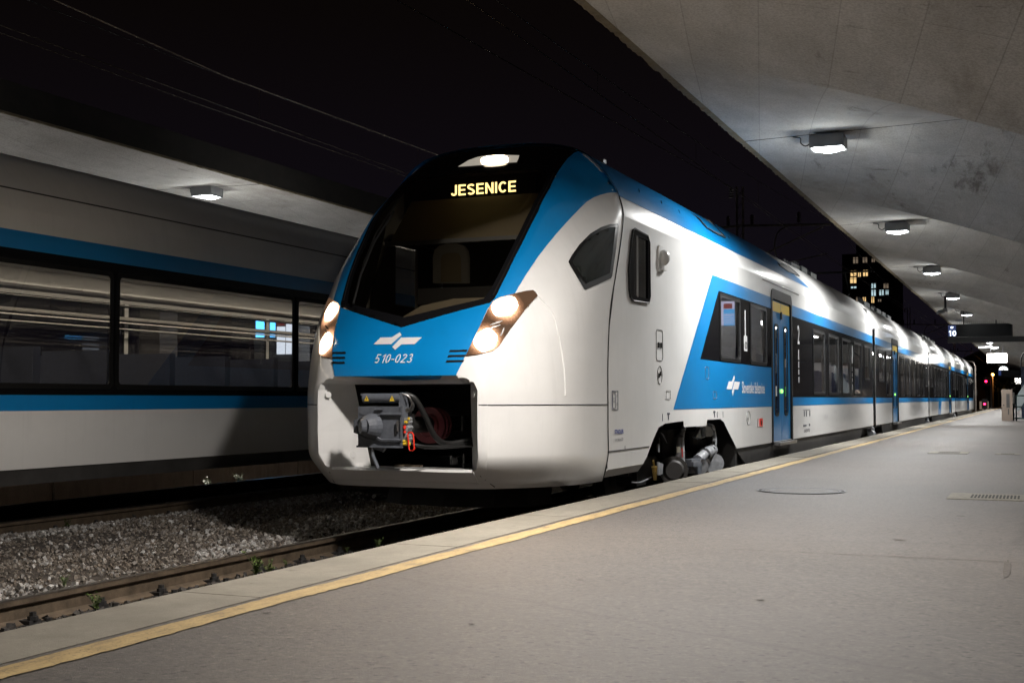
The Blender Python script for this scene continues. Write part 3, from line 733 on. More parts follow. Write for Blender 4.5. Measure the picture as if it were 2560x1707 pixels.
def hull_mesh():
    vs = []; fs = []; W = 2 * NT - 1
    for r in ROWS:
        vs += [Vector((-u, y, z)) for u, y, z in r[::-1]] + [Vector((u, y, z)) for u, y, z in r[1:]]
    for j in range(len(ROWS) - 1):
        for i in range(W - 1): a = j * W + i; fs.append((a, a + 1, a + W + 1, a + W))
    return vs, fs
HV, HF = hull_mesh()
BVH = BVHTree.FromPolygons(HV, HF)          # nose in train space: x=u, y=Y, z
def onhull(o, d, off=0.0):
    h, n, _, _ = BVH.ray_cast(Vector(o), Vector(d).normalized())
    if h is None:
        # nearest point for rays that graze past the skin
        o = Vector(o); d = Vector(d).normalized(); best = None
        for k in range(60):
            p = o + d * (8.5 + k * .1); q, n_, _, ds = BVH.find_nearest(p)
            if best is None or ds < best[0]: best = (ds, q, n_)
        h, n = best[1], best[2]
    if n.dot(Vector(d)) > 0: n = -n
    return h + n * off
def H_cam(x, y, off=0.0): return onhull((EYE.x - XC, EYE.y, EYE.z), ray(x, y), off)
def H_front(u, z, off=0.0): return onhull((u, 5.0, z), (0, 1, 0), off)
def H_side(Y, z, off=0.0): return onhull((4.0, Y, z), (-1, 0, 0), off)
def H_sidein(Y, z): return onhull((4.0, Y, z), (-1, 0, 0), 0)

# outlines in front view (u, z)
OPEN_OUT = [(.61, 1.50), (.70, 1.475), (.77, 1.435), (.80, 1.37), (.808, 1.25), (.806, 1.0), (.80, .80), (.765, .70), (.72, .635)]
OPEN_OUT = OPEN_OUT + [(-u, z) for u, z in OPEN_OUT[::-1]]
def px2uz(pts): return [(lambda q: (q.x, q.z))(H_cam(*p)) for p in pts]
BLK = [z1(*p) for p in [(1270, 1092), (1300, 1060), (1345, 970), (1390, 880), (1480, 700), (1580, 500), (1660, 340), (1695, 265), (1735, 200), (1775, 150), (1815, 115), (1850, 101), (1885, 100)]]
BLKuz = px2uz(BLK)
VZ = 1.935
BLACK_OUT = [(0, VZ)] + BLKuz + [(BLKuz[-1][0] - .02, 3.90), (.62, 3.962), (.38, 3.99)]
BLACK_OUT = BLACK_OUT + [(-u, z) for u, z in BLACK_OUT[::-1] if u > 0]
def pill(z): return pchip([2.17, 2.47, 2.8, 3.15, 3.4, 3.6], [.79, .846, .882, .905, .897, .87], z)
GLASS_IN = [(0, 2.03)] + [(pill(2.22) - .10, 2.19)] + [(pill(z) - .075, z) for z in (2.3, 2.5, 2.7, 2.9, 3.1, 3.3, 3.45)] + [(.77, 3.56), (.70, 3.60), (0, 3.63)]
GLASS_IN = GLASS_IN + [(-u, z) for u, z in GLASS_IN[::-1] if abs(u) > 1e-6]
WS_HOLE = [(u * 1.05, 2.83 + (z - 2.83) * 1.045) for u, z in GLASS_IN]

ROOFSEC = [(1.4085, 3.12), (1.404, 3.17), (1.385, 3.25), (1.345, 3.37), (1.30, 3.46), (1.235, 3.56), (1.17, 3.65), (1.11, 3.72), (1.05, 3.78), (.99, 3.83), (.93, 3.865), (.87, 3.90), (.75, 3.935), (.64, 3.96), (.39, 3.99), (0, 4.0)]

def nose(train, flip=None):
    """cab front; points are built in train space and placed at XC (flip mirrors it about a Y plane for the far end)"""
    tr = lambda p: Vector((XC + p[0], p[1] if flip is None else flip - p[1], p[2]))
    full = flip is None
    keep = []
    for f in HF:
        c = sum((HV[i] for i in f), Vector((0, 0, 0))) / 4
        if c.y < 10.4 and inside((c.x, c.z), OPEN_OUT): continue
        if full and c.y < 12 and c.z > 1.95 and inside((c.x, c.z), WS_HOLE): continue
        keep.append(f)
    # trim stair-stepped edges: snap free vertices of the opening onto its outline
    nose_o = mesh_obj('cab_nose', [tr(v) for v in HV], keep, M['white'], train, True)
    off = .003
    def P(n, poly, mp, m, holes=(), step=.05, parent=None, sm=True):
        return patch(n, poly, lambda a, b: tr(mp(a, b)), m, parent or train, holes, step, sm)
    # white flange that finishes the opening outline cleanly
    ring_out = [(u * 1.035 if abs(u) > .6 else u * 1.05, z) for u, z in OPEN_OUT]
    ring_out = [(u, min(z, 1.49) if z < 1.5 else 1.50) for u, z in ring_out]
    rp = [(.61, 1.515), (.74, 1.50), (.86, 1.43), (.875, 1.3), (.875, 1.0), (.865, .78), (.82, .64), (.76, .565), (0, .565)]
    rp = rp + [(-u, z) for u, z in rp[::-1] if u > 0]
    P('opening_flange', rp, lambda a, b: H_front(a, b, .0035), M['white'], [OPEN_OUT], .06, nose_o)
    # blue front panel
    bp = [(0, VZ + .04)] + [(.78, 2.20)] + px2uz([z1(*p) for p in [(1255, 1125), (1190, 1270), (1135, 1385), (1105, 1440)]]) + px2uz([z1(*p) for p in [(1080, 1495), (1052, 1550)]]) + [(.61, 1.50)]
    bp = bp + [(-u, z) for u, z in bp[::-1] if u > 0]
    bl = P('blue_front_panel', bp, lambda a, b: H_front(a, b, .006), M['blue'], (), .06)
    # blue band running from the headlight up round the windscreen to the roof
    bb = [z1(*p) for p in [(1240, 1130), (1430, 1030), (1455, 985), (1500, 910), (1580, 790), (1640, 713), (1700, 640), (1750, 583), (1800, 530), (1850, 478), (1900, 430), (1945, 402), (1990, 385), (2030, 375), (2060, 371), (2085, 371), (2104, 374)]]
    seam_px = [z1(*p) for p in [(2090, 318), (2060, 258), (2018, 186), (1975, 130), (1935, 92)]]
    inner = [z1(*p) for p in [(1880, 78), (1800, 95), (1740, 150), (1690, 210), (1640, 300), (1550, 480), (1450, 680), (1365, 850), (1270, 1060)]]
    poly = bb + seam_px + inner
    v2, f2 = cdt(poly, (), 11.0); p3 = [H_cam(a, b, .003) for a, b in v2]
    for s in (1, -1):
        mesh_obj('blue_side_band', [tr((p.x * s, p.y, p.z)) for p in p3], [f if s > 0 else f[::-1] for f in f2], M['blue'], train, True)
    if not full:
        P('windscreen', BLACK_OUT, lambda a, b: H_front(a, b, .006), M['blackgloss'], (), .08)
        return
    # black mask round the windscreen and over the roof front
    P('windscreen_surround', BLACK_OUT, lambda a, b: H_front(a, b, .007), M['blackgloss'], [GLASS_IN], .045)
    ws = P('windscreen', [(u * 1.01, 2.83 + (z - 2.83) * 1.01) for u, z in GLASS_IN], lambda a, b: H_front(a, b, .002), M['wsglass'], (), .08)
    # seal lines of the windscreen
    for s in (1, -1):
        g = MB(); g.tube([tr(H_front(s * (pill(z) - .030), z, .009)) for z in [2.22 + .06 * k for k in range(23)]], .006, 6); g.build('windscreen_seal', M['doorframe'], ws)
    # wiper
    g = MB(); wp = [(-.60, 2.16), (-.66, 2.45), (-.69, 2.80), (-.66, 3.15)]
    g.tube([tr(H_front(u, z, .035)) for u, z in wp], .012, 6); g.tube([tr(H_front(u - .05, z, .02)) for u, z in [(-.60, 2.35), (-.655, 2.6), (-.69, 2.9), (-.68, 3.30)]], .009, 6)
    g.build('windscreen_wiper', M['rubber'], train)
    # logo and number
    lA = [(508, 1365), (555, 1320), (630, 1318), (680, 1285), (693, 1303), (625, 1363)]; lB = [(632, 1380), (690, 1320), (827, 1318), (777, 1362), (690, 1365), (650, 1400)]
    g = MB()
    for l in (lA, lB):
        vv, ff = cdt([z1(*p) for p in l], (), 9.0); g.add([tr(H_cam(a, b, .010)) for a, b in vv], ff)
    g.build('operator_emblem', M['letter'], bl)
    v_, f_ = strokes('510-023', .078, .125, .15, 1.10, .22); mesh_obj('fleet_number', [tr(H_front(a, 1.652 + b, .010)) for a, b in v_], f_, M['letter'], bl)
    # vent slits beside the headlights
    for s in (1, -1):
        for k in range(3):
            g = MB(); z0 = 1.612 + k * .045; u0 = .505 + k * .006
            g.add([tr(H_front(s * a, b, .010)) for a, b in ((u0, z0), (u0 + .155 + k * .0, z0 + .003), (u0 + .163, z0 + .021), (u0 + .008, z0 + .018))], [(0, 1, 2, 3)])
            g.build('vent_slit', M['blackpaint'], bl)
    # headlights
    hl = [z1(*p) for p in [(1285, 1085), (1330, 1060), (1430, 1032), (1500, 1015), (1545, 1010), (1562, 1022), (1576, 1045), (1500, 1130), (1400, 1262), (1325, 1370), (1285, 1402), (1240, 1418), (1180, 1430), (1108, 1440), (1135, 1385), (1190, 1270), (1245, 1155)]]
    v2, f2 = cdt(hl, (), 9.0); p3 = [H_cam(a, b, .009) for a, b in v2]
    def blob(cx, cy, rx, ry, ang, off):
        pts = []
        for k in range(22):
            t = 2 * math.pi * k / 22; a_ = rx * math.copysign(abs(math.cos(t)) ** .7, math.cos(t)); b_ = ry * math.copysign(abs(math.sin(t)) ** .7, math.sin(t))
            pts.append((cx + a_ * math.cos(ang) - b_ * math.sin(ang), cy + a_ * math.sin(ang) + b_ * math.cos(ang)))
        vv, ff = cdt([z1(*p) for p in pts], (), 8.0); return [H_cam(a, b, off) for a, b in vv], ff
    lampsets = [blob(1362, 1119, 84, 54, -.38, .017), blob(1237, 1338, 76, 58, -.78, .017)]
    halo = [blob(1376, 1118, 128, 80, -.45, .011), blob(1236, 1336, 112, 80, -.80, .011)]
    bars = [blob(1308, 1226, 44, 5, -.35, .016), blob(1294, 1252, 44, 4, -.35, .016), blob(1345, 1285, 30, 5, -1.15, .016)]
    refl = [blob(1362, 1119, 96, 63, -.42, .013), blob(1238, 1336, 88, 67, -.78, .013), blob(1300, 1236, 44, 34, -.8, .0135)]
    cu, cl = H_cam(*z1(1362, 1120), .012), H_cam(*z1(1238, 1337), .012)
    HLM, nt, p, N, L = nodes_of('headlight_painted_glow'); p.inputs['Base Color'].default_value = (.012, .011, .010, 1); p.inputs['Roughness'].default_value = .15
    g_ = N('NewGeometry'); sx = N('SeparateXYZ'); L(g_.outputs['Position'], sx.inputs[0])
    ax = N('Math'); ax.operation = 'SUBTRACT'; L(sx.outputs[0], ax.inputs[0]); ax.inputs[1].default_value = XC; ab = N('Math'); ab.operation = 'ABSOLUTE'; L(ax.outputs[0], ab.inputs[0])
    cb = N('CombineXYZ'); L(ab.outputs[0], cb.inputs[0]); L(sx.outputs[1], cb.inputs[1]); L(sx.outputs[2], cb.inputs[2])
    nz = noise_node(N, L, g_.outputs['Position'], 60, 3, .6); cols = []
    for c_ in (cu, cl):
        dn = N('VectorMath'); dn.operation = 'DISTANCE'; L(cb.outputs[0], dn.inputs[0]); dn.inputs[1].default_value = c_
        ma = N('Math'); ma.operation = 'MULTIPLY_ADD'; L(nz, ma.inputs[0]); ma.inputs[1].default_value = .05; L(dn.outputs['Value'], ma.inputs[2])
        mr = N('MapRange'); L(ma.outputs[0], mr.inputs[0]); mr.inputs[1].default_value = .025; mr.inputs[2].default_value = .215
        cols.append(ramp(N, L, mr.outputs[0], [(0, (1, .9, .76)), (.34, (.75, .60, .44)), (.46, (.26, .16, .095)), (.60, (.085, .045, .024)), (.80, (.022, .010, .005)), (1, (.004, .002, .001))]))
    em = mix(N, L, 1.0, cols[0], cols[1], 'ADD'); L(em, p.inputs['Emission Color']); p.inputs['Emission Strength'].default_value = 14  # glow fading out from each lamp centre, painted as emission over the cover
    for s in (1, -1):
        q = lambda P_: [tr((p.x * s, p.y, p.z)) for p in P_]; ff = lambda F_: [f if s > 0 else f[::-1] for f in F_]
        h = mesh_obj('headlight', q(p3), ff(f2), M['blackgloss'], train, True)
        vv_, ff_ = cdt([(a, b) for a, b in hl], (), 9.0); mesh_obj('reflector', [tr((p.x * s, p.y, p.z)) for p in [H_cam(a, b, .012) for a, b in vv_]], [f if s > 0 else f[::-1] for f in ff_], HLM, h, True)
        for P_, F_ in bars: mesh_obj('lens_rib', q(P_), ff(F_), M['steel'], h, True)
        for P_, F_ in lampsets: mesh_obj('lamp_lens', q(P_), ff(F_), M['hl'], h, True)
        for u, z, yy in ((.90, 2.10, 10.05), (.81, 1.80, 9.84)):
            ld = bpy.data.lights.new('headlight_beam', 'SPOT'); ld.energy = 26; ld.spot_size = math.radians(125); ld.spot_blend = .9; ld.color = (1, .72, .42); ld.shadow_soft_size = .07
            lo = bpy.data.objects.new('headlight_beam', ld); COL.objects.link(lo); lo.parent = h; lo.location = tr((u * s, yy, z)); lo.rotation_euler = (math.radians(82), 0, math.radians(180))
    # roof headlight
    rh = [z1(*p) for p in [(1060, 208), (1130, 165), (1190, 144), (1260, 133), (1340, 130), (1460, 134), (1452, 160), (1443, 179), (1350, 184), (1240, 195), (1140, 203)]]
    vv, f_ = cdt(rh, (), 8.0); h = mesh_obj('roof_headlight', [tr(H_cam(a, b, .012)) for a, b in vv], f_, mat('roof_lamp_reflector', (.5, .48, .44), .2, .6, emis=(1, .9, .75), estr=.35), train, True)
    P_, F_ = blob(1300, 168, 88, 30, -.08, .018); mesh_obj('lamp_lens', [tr(p) for p in P_], F_, M['hl'], h, True)
    # raised panel edge from the headlight down the nose
    cr = [z1(*p) for p in [(1548, 1012), (1600, 1062), (1665, 1140), (1700, 1235), (1720, 1320), (1740, 1430), (1755, 1560)]] + [z2(1760, 362)]
    for s in (1, -1):
        g = MB(); pts = smooth_path([H_cam(a, b, .000) for a, b in cr], 4); g.tube([tr((p.x * s, p.y, p.z)) for p in pts], .009, 6); g.build('panel_ridge', M['white'], nose_o, True)
    # panel joints: horizontal one round the nose, and the seam with the body
    for s in (1, -1):
        zj = 1.243; pts = []
        for k in range(36):
            u = .81 + (1.409 - .81) * (1 - (1 - k / 35) ** 1.7); pts.append(H_front(u, zj, .001) if u < 1.36 else None)
        pts = [p for p in pts if p is not None]
        for yy in (10.8, 10.95, 11.1, 11.3, 11.48): pts.append(H_side(yy, zj, .001))
        pts = sorted(pts, key=lambda p: p.y)
        g = MB(); g.tube([tr((p.x * s, p.y, p.z)) for p in pts], .0055, 5); g.build('panel_joint', M['seam'], nose_o)
        pts = [Vector((pchip(ZS, [q[1][9][0] for q in SL], z) + .0005, pchip(ZS, [q[1][9][1] for q in SL], z), z)) for z in [.52 + .05 * k for k in range(70)]]
        g = MB(); g.tube([tr((p.x * s, p.y, p.z)) for p in pts], .009, 6); g.build('body_seam', M['seam'], nose_o)
        a = H_front(.76, .63, .001); b = H_front(.82, .52, .001)
        g = MB(); g.tube([tr((p.x * s, p.y, p.z)) for p in (a, (a + b) / 2, b)], .005, 5); g.build('panel_joint', M['seam'], nose_o)
    # coupler recess: funnel walls and dark box
    n = len(OPEN_OUT); o3 = [H_front(u, z, .002) for u, z in OPEN_OUT]
    inn = []
    for u, z in OPEN_OUT:
        k = (z - .63) / (1.5 - .63); uu = math.copysign(lerp(.52, .60, k), u) if abs(u) > .01 else 0; inn.append(Vector((uu * (abs(u) / .8 if abs(u) < .75 and z > 1.4 else 1), lerp(10.28, 10.06, k), min(max(z, .60), 1.43))))
    vs_ = [tr(p) for p in o3 + inn]; m_ = len(o3)
    side_f = [(i, (i + 1) % m_, m_ + (i + 1) % m_, m_ + i) for i in range(m_)]
    mesh_obj('opening_frame', vs_, side_f, M['white'], nose_o, False)
    g = MB()
    g.add([tr(p) for p in inn] + [tr(Vector((p.x, 11.4, p.z))) for p in inn], [(i, (i + 1) % m_, m_ + (i + 1) % m_, m_ + i) for i in range(m_)] + [tuple(range(m_, 2 * m_))])
    rec = g.build('coupler_recess', M['cabdark'], train)
    # blue lip above the opening
    g = MB(); g.add([tr(p) for p in [H_front(-.61, 1.502, .004), H_front(0, 1.502, .004), H_front(.61, 1.502, .004), Vector((.60, 9.98, 1.452)), Vector((0, 9.97, 1.452)), Vector((-.60, 9.98, 1.452))]], [(0, 1, 4, 5), (1, 2, 3, 4)]); g.build('opening_lip', M['blue'], nose_o)
    # bolts on the inner frame wall
    for pz in (zc(95, 280),):
        pass
    for (u0, y0, zz) in ((-.735, 9.84, 1.335), (-.655, 9.98, 1.335), (-.62, 10.09, .78), (.735, 9.84, 1.335)):
        g = MB(); g.cyl(tr((u0, y0, zz)), tr((u0 + (.006 if u0 < 0 else -.006), y0 - .006, zz)), .028, 16); g.build('cap_bolt', M['white'], nose_o)
    # sill beam
    g = MB(); sec = [(9.80, .655), (9.86, .675), (10.10, .672), (10.30, .665), (10.30, .53), (10.05, .505), (9.90, .56)]
    us = [-.72, -.5, -.25, 0, .25, .5, .72]; dy = lambda u: (H_front(u, .70, 0).y - 9.76)
    for i, u in enumerate(us): g.v += [tr((u, y + dy(u) * .9, z)) for y, z in sec]
    ns = len(sec)
    for i in range(len(us) - 1):
        for k in range(ns): g.f.append((i * ns + k, i * ns + (k + 1) % ns, (i + 1) * ns + (k + 1) % ns, (i + 1) * ns + k))
    g.f += [tuple(range(ns)), tuple(range((len(us) - 1) * ns, len(us) * ns))[::-1]]
    g.build('front_sill', M['white'], nose_o, False)
    # coupler ------------------------------------------------------
    cp = bpy.data.objects.new('coupler', None); COL.objects.link(cp); cp.parent = train; cp.location = tr((0, 9.5, 1.05)); ci = cp.matrix_basis.inverted()
    def C(g, name, m, sm=False):
        g.v = [ci @ tr(v) for v in g.v]; return g.build(name, m, cp, sm)
    g = MB(); g.box((-.20, 9.46, .885), (.235, 9.54, 1.232)); g.box((-.20, 9.54, .90), (.19, 9.72, 1.20)); g.box((.222, 9.445, .895), (.243, 9.55, 1.235)); g.box((-.205, 9.44, .877), (.24, 9.47, .893))
    C(g, 'head_plate', M['coupler'])
    g = MB(); g.add([(-.19, 9.455, 1.175), (.02, 9.44, 1.20), (.24, 9.44, 1.185), (.24, 9.44, 1.155), (.04, 9.44, 1.155), (-.05, 9.44, 1.12)], [(0, 1, 4, 5), (1, 2, 3, 4)])
    g.tube([(-.02, 9.43, 1.205), (.06, 9.43, 1.205)], .009, 6); g.tube([(.24, 9.44, 1.165), (.035, 9.44, 1.165), (-.045, 9.44, 1.115), (-.07, 9.44, 1.11)], .010, 6)
    g.tube([(.24, 9.44, .945), (.04, 9.44, .945), (-.05, 9.44, .99)], .010, 6); C(g, 'guide_rim', M['coupler'])
    g = MB()
    prof = [(9.46, .118), (9.40, .105), (9.33, .078), (9.30, .062)]
    for i in range(len(prof) - 1): g.cyl((-.06, prof[i][0], 1.06), (-.07 - .01 * i, prof[i + 1][0], 1.06), prof[i][1], 20, prof[i + 1][1], i == len(prof) - 2)
    g.prism([(-.205, 1.11), (-.10, 1.15), (-.05, 1.12), (-.05, 1.0), (-.10, .975), (-.205, 1.005)], lambda a, b: (a, 9.39, b), (0, .07, 0)); C(g, 'centring_cone', M['coupler'], False)
    g = MB(); g.box((-.165, 9.50, 1.262), (.20, 9.60, 1.345)); g.cyl((-.165, 9.50, 1.303), (.20, 9.50, 1.303), .041, 16); g.box((.195, 9.47, 1.20), (.215, 9.62, 1.35)); g.box((-.20, 9.50, 1.325), (-.16, 9.53, 1.345)); ct = C(g, 'contact_box', M['coupler'])
    for u in (-.115, .135):
        g = MB(); zz = 1.302; g.add([tr((u - .024, 9.456, zz - .024)), tr((u + .024, 9.456, zz - .024)), tr((u, 9.456, zz + .026))], [(0, 1, 2)]); g.v = [ci @ v for v in g.v]; o = g.build('warning_triangle', M['yellow'], ct)
        g = MB(); g.add([tr((u - .005, 9.4555, zz - .016)), tr((u + .006, 9.4555, zz - .002)), tr((u - .002, 9.4555, zz)), tr((u + .004, 9.4555, zz + .012)), tr((u - .006, 9.4555, zz - .004)), tr((u + .001, 9.4555, zz - .006))], [(0, 1, 2), (3, 4, 5)]); g.v = [ci @ v for v in g.v]; g.build('lightning_mark', M['blackpaint'], ct)
    g = MB(); g.cyl((0, 9.7, 1.06), (0, 11.2, 1.06), .075, 16); g.box((-.10, 9.62, .96), (.10, 9.95, 1.16)); C(g, 'draw_bar', M['dark'])
    g = MB()
    for k, r in enumerate((.17, .155, .17, .155, .165, .10)): g.cyl((0, 10.42 + k * .04, 1.05), (0, 10.46 + k * .04, 1.05), r, 32, r * .95)
    g.cyl((0, 10.40, 1.05), (0, 10.44, 1.05), .10, 32, .125); C(g, 'rubber_bellows', M['maroon'], False)
    g = MB(); g.tube(smooth_path([(.19, 9.58, 1.335), (.27, 9.62, 1.30), (.33, 9.70, 1.15), (.37, 9.80, .98), (.42, 9.95, .90), (.55, 10.2, .93), (.56, 10.6, .98)], 7), .026, 10); C(g, 'cable_hose', M['rubber'], True)
    g = MB(); g.tube(smooth_path([(.26, 9.60, .90), (.33, 9.70, .875), (.45, 9.9, .87), (.60, 10.2, .88)], 6), .013, 8); g.tube(smooth_path([(.25, 9.6, .91), (.34, 9.7, .885), (.45, 9.9, .885), (.58, 10.2, .90)], 6), .011, 8)
    g.tube(smooth_path([(.22, 9.6, 1.30), (.27, 9.60, 1.24), (.25, 9.58, 1.18), (.22, 9.6, 1.15)], 6), .011, 8); C(g, 'air_hose', M['rubber'], True)
    g = MB(); g.tube(smooth_path([(.205, 9.50, 1.345), (.26, 9.52, 1.32), (.285, 9.54, 1.26), (.26, 9.54, 1.20), (.235, 9.55, 1.18)], 5), .009, 8); g.cyl((.20, 9.50, 1.27), (.20, 9.50, 1.35), .012, 8); g.cyl((.24, 9.5, 1.20), (.24, 9.58, 1.20), .02, 10); g.cyl((.20, 9.44, 1.02), (.20, 9.44, 1.11), .013, 8); g.box((-.235, 9.46, 1.05), (-.205, 9.50, 1.13)); C(g, 'steel_fittings', M['steel'])
    g = MB()
    for k in range(9): g.cyl((.255 + .006 * (k % 3), 9.47, .93 + .024 * k), (.262 + .008 * (k % 2), 9.56, .93 + .024 * k), .011 + .004 * (k % 3), 8)
    C(g, 'valve_block', M['bogiegrey'])
    g = MB(); g.cyl((.245, 9.46, .912), (.31, 9.46, .912), .013, 8); g.cyl((.245, 9.46, .935), (.30, 9.46, .935), .010, 8); g.box((.265, 9.44, 1.09), (.285, 9.47, 1.11)); g.box((.29, 9.45, 1.12), (.302, 9.47, 1.14)); C(g, 'brass_valve', M['yellow'])
    g = MB(); g.tube([(.305, 9.44, 1.01), (.34, 9.44, 1.01), (.352, 9.44, .99), (.362, 9.44, .87), (.345, 9.44, .855), (.318, 9.44, .858), (.310, 9.44, .88), (.298, 9.44, .99)], .007, 6, True); g.cyl((.262, 9.45, 1.04), (.262, 9.45, 1.07), .013, 8); g.cyl((.264, 9.45, 1.005), (.264, 9.45, 1.025), .011, 8); C(g, 'release_handle', M['red'])
    g = MB(); g.cyl((-.05, 9.50, .885), (.04, 9.50, .865), .030, 12); g.tube([(-.065, 9.48, .87), (-.055, 9.47, .80), (.0, 9.46, .70)], .016, 8); C(g, 'support_arm', M['coupler']); g = MB(); g.box((.0, 9.75, .70), (.26, 9.80, .715)); C(g, 'foot_step', M['rail'])
    g = MB(); 
    for u in (-.38, .40): g.cyl((u, 10.6, .95), (u, 10.75, .95), .05, 14)
    g.box((.30, 10.3, .70), (.36, 10.9, .76)); g.box((.42, 10.25, 1.0), (.435, 10.3, 1.14)); g.box((-.5, 10.9, .65), (.5, 11.0, .75)); g.cyl((.34, 10.2, .70), (.34, 10.2, .78), .01, 8); g.cyl((.47, 10.2, .66), (.47, 10.2, .80), .01, 8)
    C(g, 'frame_details', M['dark'])
    # plough --------------------------------------------------------
    g = MB(); pl = [(-.86, 11.35), (-.76, 11.0), (-.50, 10.80), (0, 10.72), (.50, 10.80), (.76, 11.0), (.86, 11.35)]
    for i in range(len(pl) - 1):
        (u0, y0), (u1, y1) = pl[i], pl[i + 1]
        g.add([tr((u0, y0, .27)), tr((u1, y1, .27)), tr((u1 * .97, y1 + .10, .56)), tr((u0 * .97, y0 + .10, .56)), tr((u0, y0 + .03, .27)), tr((u1, y1 + .03, .27)), tr((u1 * .97, y1 + .13, .56)), tr((u0 * .97, y0 + .13, .56))],
              [(0, 1, 2, 3), (5, 4, 7, 6), (0, 4, 5, 1), (3, 2, 6, 7)])
    g.build('snow_plough', M['dark'], train)
    g = MB(); g.box(tr((-1.2, 10.6, .56)), tr((1.2, 12.4, .60))); g.build('underfloor_box', M['dark'], train)
    # destination display behind the glass --------------------------
    dd = MB(); dd.box(tr((-.56, 11.66, 3.37)), tr((.58, 11.70, 3.57))); dd.box(tr((-.95, 11.72, 3.27)), tr((.95, 11.74, 3.62))); d_ = dd.build('destination_display', M['blackpaint'], train)
    cx, cz = .0, 3.475
    v_, f_ = strokes('JESENICE', .114, .165, .13, 1.19)
    mesh_obj('display_text', [tr((.005 + a, 11.655, cz + b)) for a, b in v_], f_, M['led'], d_)
    # cab interior ---------------------------------------------------
    g = MB(); Xl, Xr = XC - 1.36, XC + 1.36
    g.add([(XC - .8, 10.3, 1.5), (XC + .8, 10.3, 1.5), (Xr, 11.8, 1.5), (Xr, 13.6, 1.5), (Xl, 13.6, 1.5), (Xl, 11.8, 1.5)], [(0, 1, 2, 3, 4, 5)])
    for sx in (-1, 1):
        vv, f2_ = cdt([(11.62, 1.5), (13.6, 1.5), (13.6, 3.08), (12.15, 3.08), (11.80, 2.5)], [[(12.31, 2.34), (12.86, 2.34), (12.86, 3.03), (12.31, 3.03)]])
        g.add([(XC + sx * 1.37, a, b) for a, b in vv], f2_)
    g.add([(XC - .8, 11.75, 3.62), (XC + .8, 11.75, 3.62), (XC + .8, 13.6, 3.62), (XC - .8, 13.6, 3.62), (Xl, 12.2, 3.08), (Xr, 12.2, 3.08), (Xr, 13.6, 3.08), (Xl, 13.6, 3.08)], [(0, 1, 2, 3), (0, 3, 7, 4), (1, 5, 6, 2)])
    g.build('cab_interior_walls', M['cabdark'], train)
    g = MB(); vv, f2_ = cdt([(-1.36, 1.5), (1.36, 1.5), (1.36, 3.08), (.8, 3.62), (-.8, 3.62), (-1.36, 3.08)]); g.add([tr((a, 13.5, b)) for a, b in vv], f2_); g.build('cab_rear_wall', M['cabdark'], train)
    g = MB(); rs = [[(p[0] * .975, p[1] + .035, p[2] - .015) for p in r] for r in ROWS]; W = 2 * NT - 1
    for r in rs: g.v += [tr((-u, y, z)) for u, y, z in r[::-1]] + [tr(p) for p in r[1:]]
    for j in range(len(rs) - 1):
        for i in range(W - 1):
            a = j * W + i; f = (a, a + 1, a + W + 1, a + W); c = sum((HV[q_] for q_ in f), Vector((0, 0, 0))) / 4
            if c.z > 1.55 and not (c.y < 12 and c.z > 1.95 and inside((c.x, c.z), WS_HOLE)): g.f.append(f)
    g.build('cab_lining', M['cabdark'], train)
    def A_(x, y): p = onY(*z1(x, y), 12.3); return (p.x, p.z)
    out_ = [A_(*q_) for q_ in [(893, 960), (893, 790), (905, 745), (935, 716), (980, 704), (1050, 703), (1092, 716), (1115, 750), (1122, 800), (1122, 960)]]
    inn_ = [A_(*q_) for q_ in [(935, 955), (935, 800), (945, 778), (965, 765), (1000, 760), (1045, 760), (1066, 770), (1078, 795), (1080, 955)]]
    vv, f2_ = cdt(out_, [inn_]); g = MB(); g.v = [Vector((a, 12.3, b)) for a, b in vv] + [Vector((a, 12.36, b)) for a, b in vv]; n_ = len(vv); g.f = list(f2_) + [tuple(i + n_ for i in f) for f in f2_]; st_ = g.build('driver_seat', M['arch'], train)
    g = MB(); g.prism(inn_, lambda a, b: (a, 12.34, b), (0, .08, 0)); g.build('cushion', M['cab'], st_)
    g = MB(); sec = [(-1.0, 2.0), (-.6, 2.06), (-.25, 2.24), (.1, 2.30), (.55, 2.30), (.95, 2.26), (.95, 1.6), (-1.0, 1.6)]
    g.prism(sec, lambda a, b: tr((a, 10.75, b - .04)), (0, .55, .02)); g.build('driver_desk', M['cab'], train)
    g = MB(); g.prism([(11.10, 2.86), (11.12, 2.86), (11.62, 3.38), (11.60, 3.38)], lambda a, b: tr((-.80, a, b)), (1.6, 0, 0)); bl_ = g.build('sun_blind', M['cab'], train)
    g = MB(); g.box(tr((-.82, 11.06, 2.845)), tr((.82, 11.10, 2.885))); g.build('blind_rail', M['greypaint'], bl_)
    g = MB(); g.box(tr((-.55, 11.26, 2.26)), tr((.75, 11.27, 2.42))); fill_back = g.build('fill_panel_backing', M['cabdark'], train)
    g = MB(); g.box(tr((-.5, 11.272, 2.28)), tr((.7, 11.276, 2.41))); g.build('cab_fill_panel', emit('cab_fill_glow', (1.0, .85, .62), 2.5), fill_back)  # added glowing panel, unseen from the front, lights the rear of the cab
    # quarter window (near and far side), glossy with rubber edge
    qw = [z1(*p) for p in [(1778, 822), (1800, 780), (1850, 710), (1920, 640), (1990, 598), (2050, 578), (2100, 573), (2106, 590), (2085, 760), (2062, 915), (2055, 930), (1890, 1005), (1880, 1000), (1785, 840)]]
    qi = [z1(*p) for p in [(1800, 824), (1825, 782), (1868, 722), (1930, 660), (1995, 620), (2048, 600), (2082, 595), (2066, 745), (2045, 895), (1895, 962)]]
    v1_, f1_ = cdt(qw, (), 10.0); v2_, f2_ = cdt(qi, (), 10.0); pa = [H_cam(a, b, .006) for a, b in v1_]; pb = [H_cam(a, b, .009) for a, b in v2_]
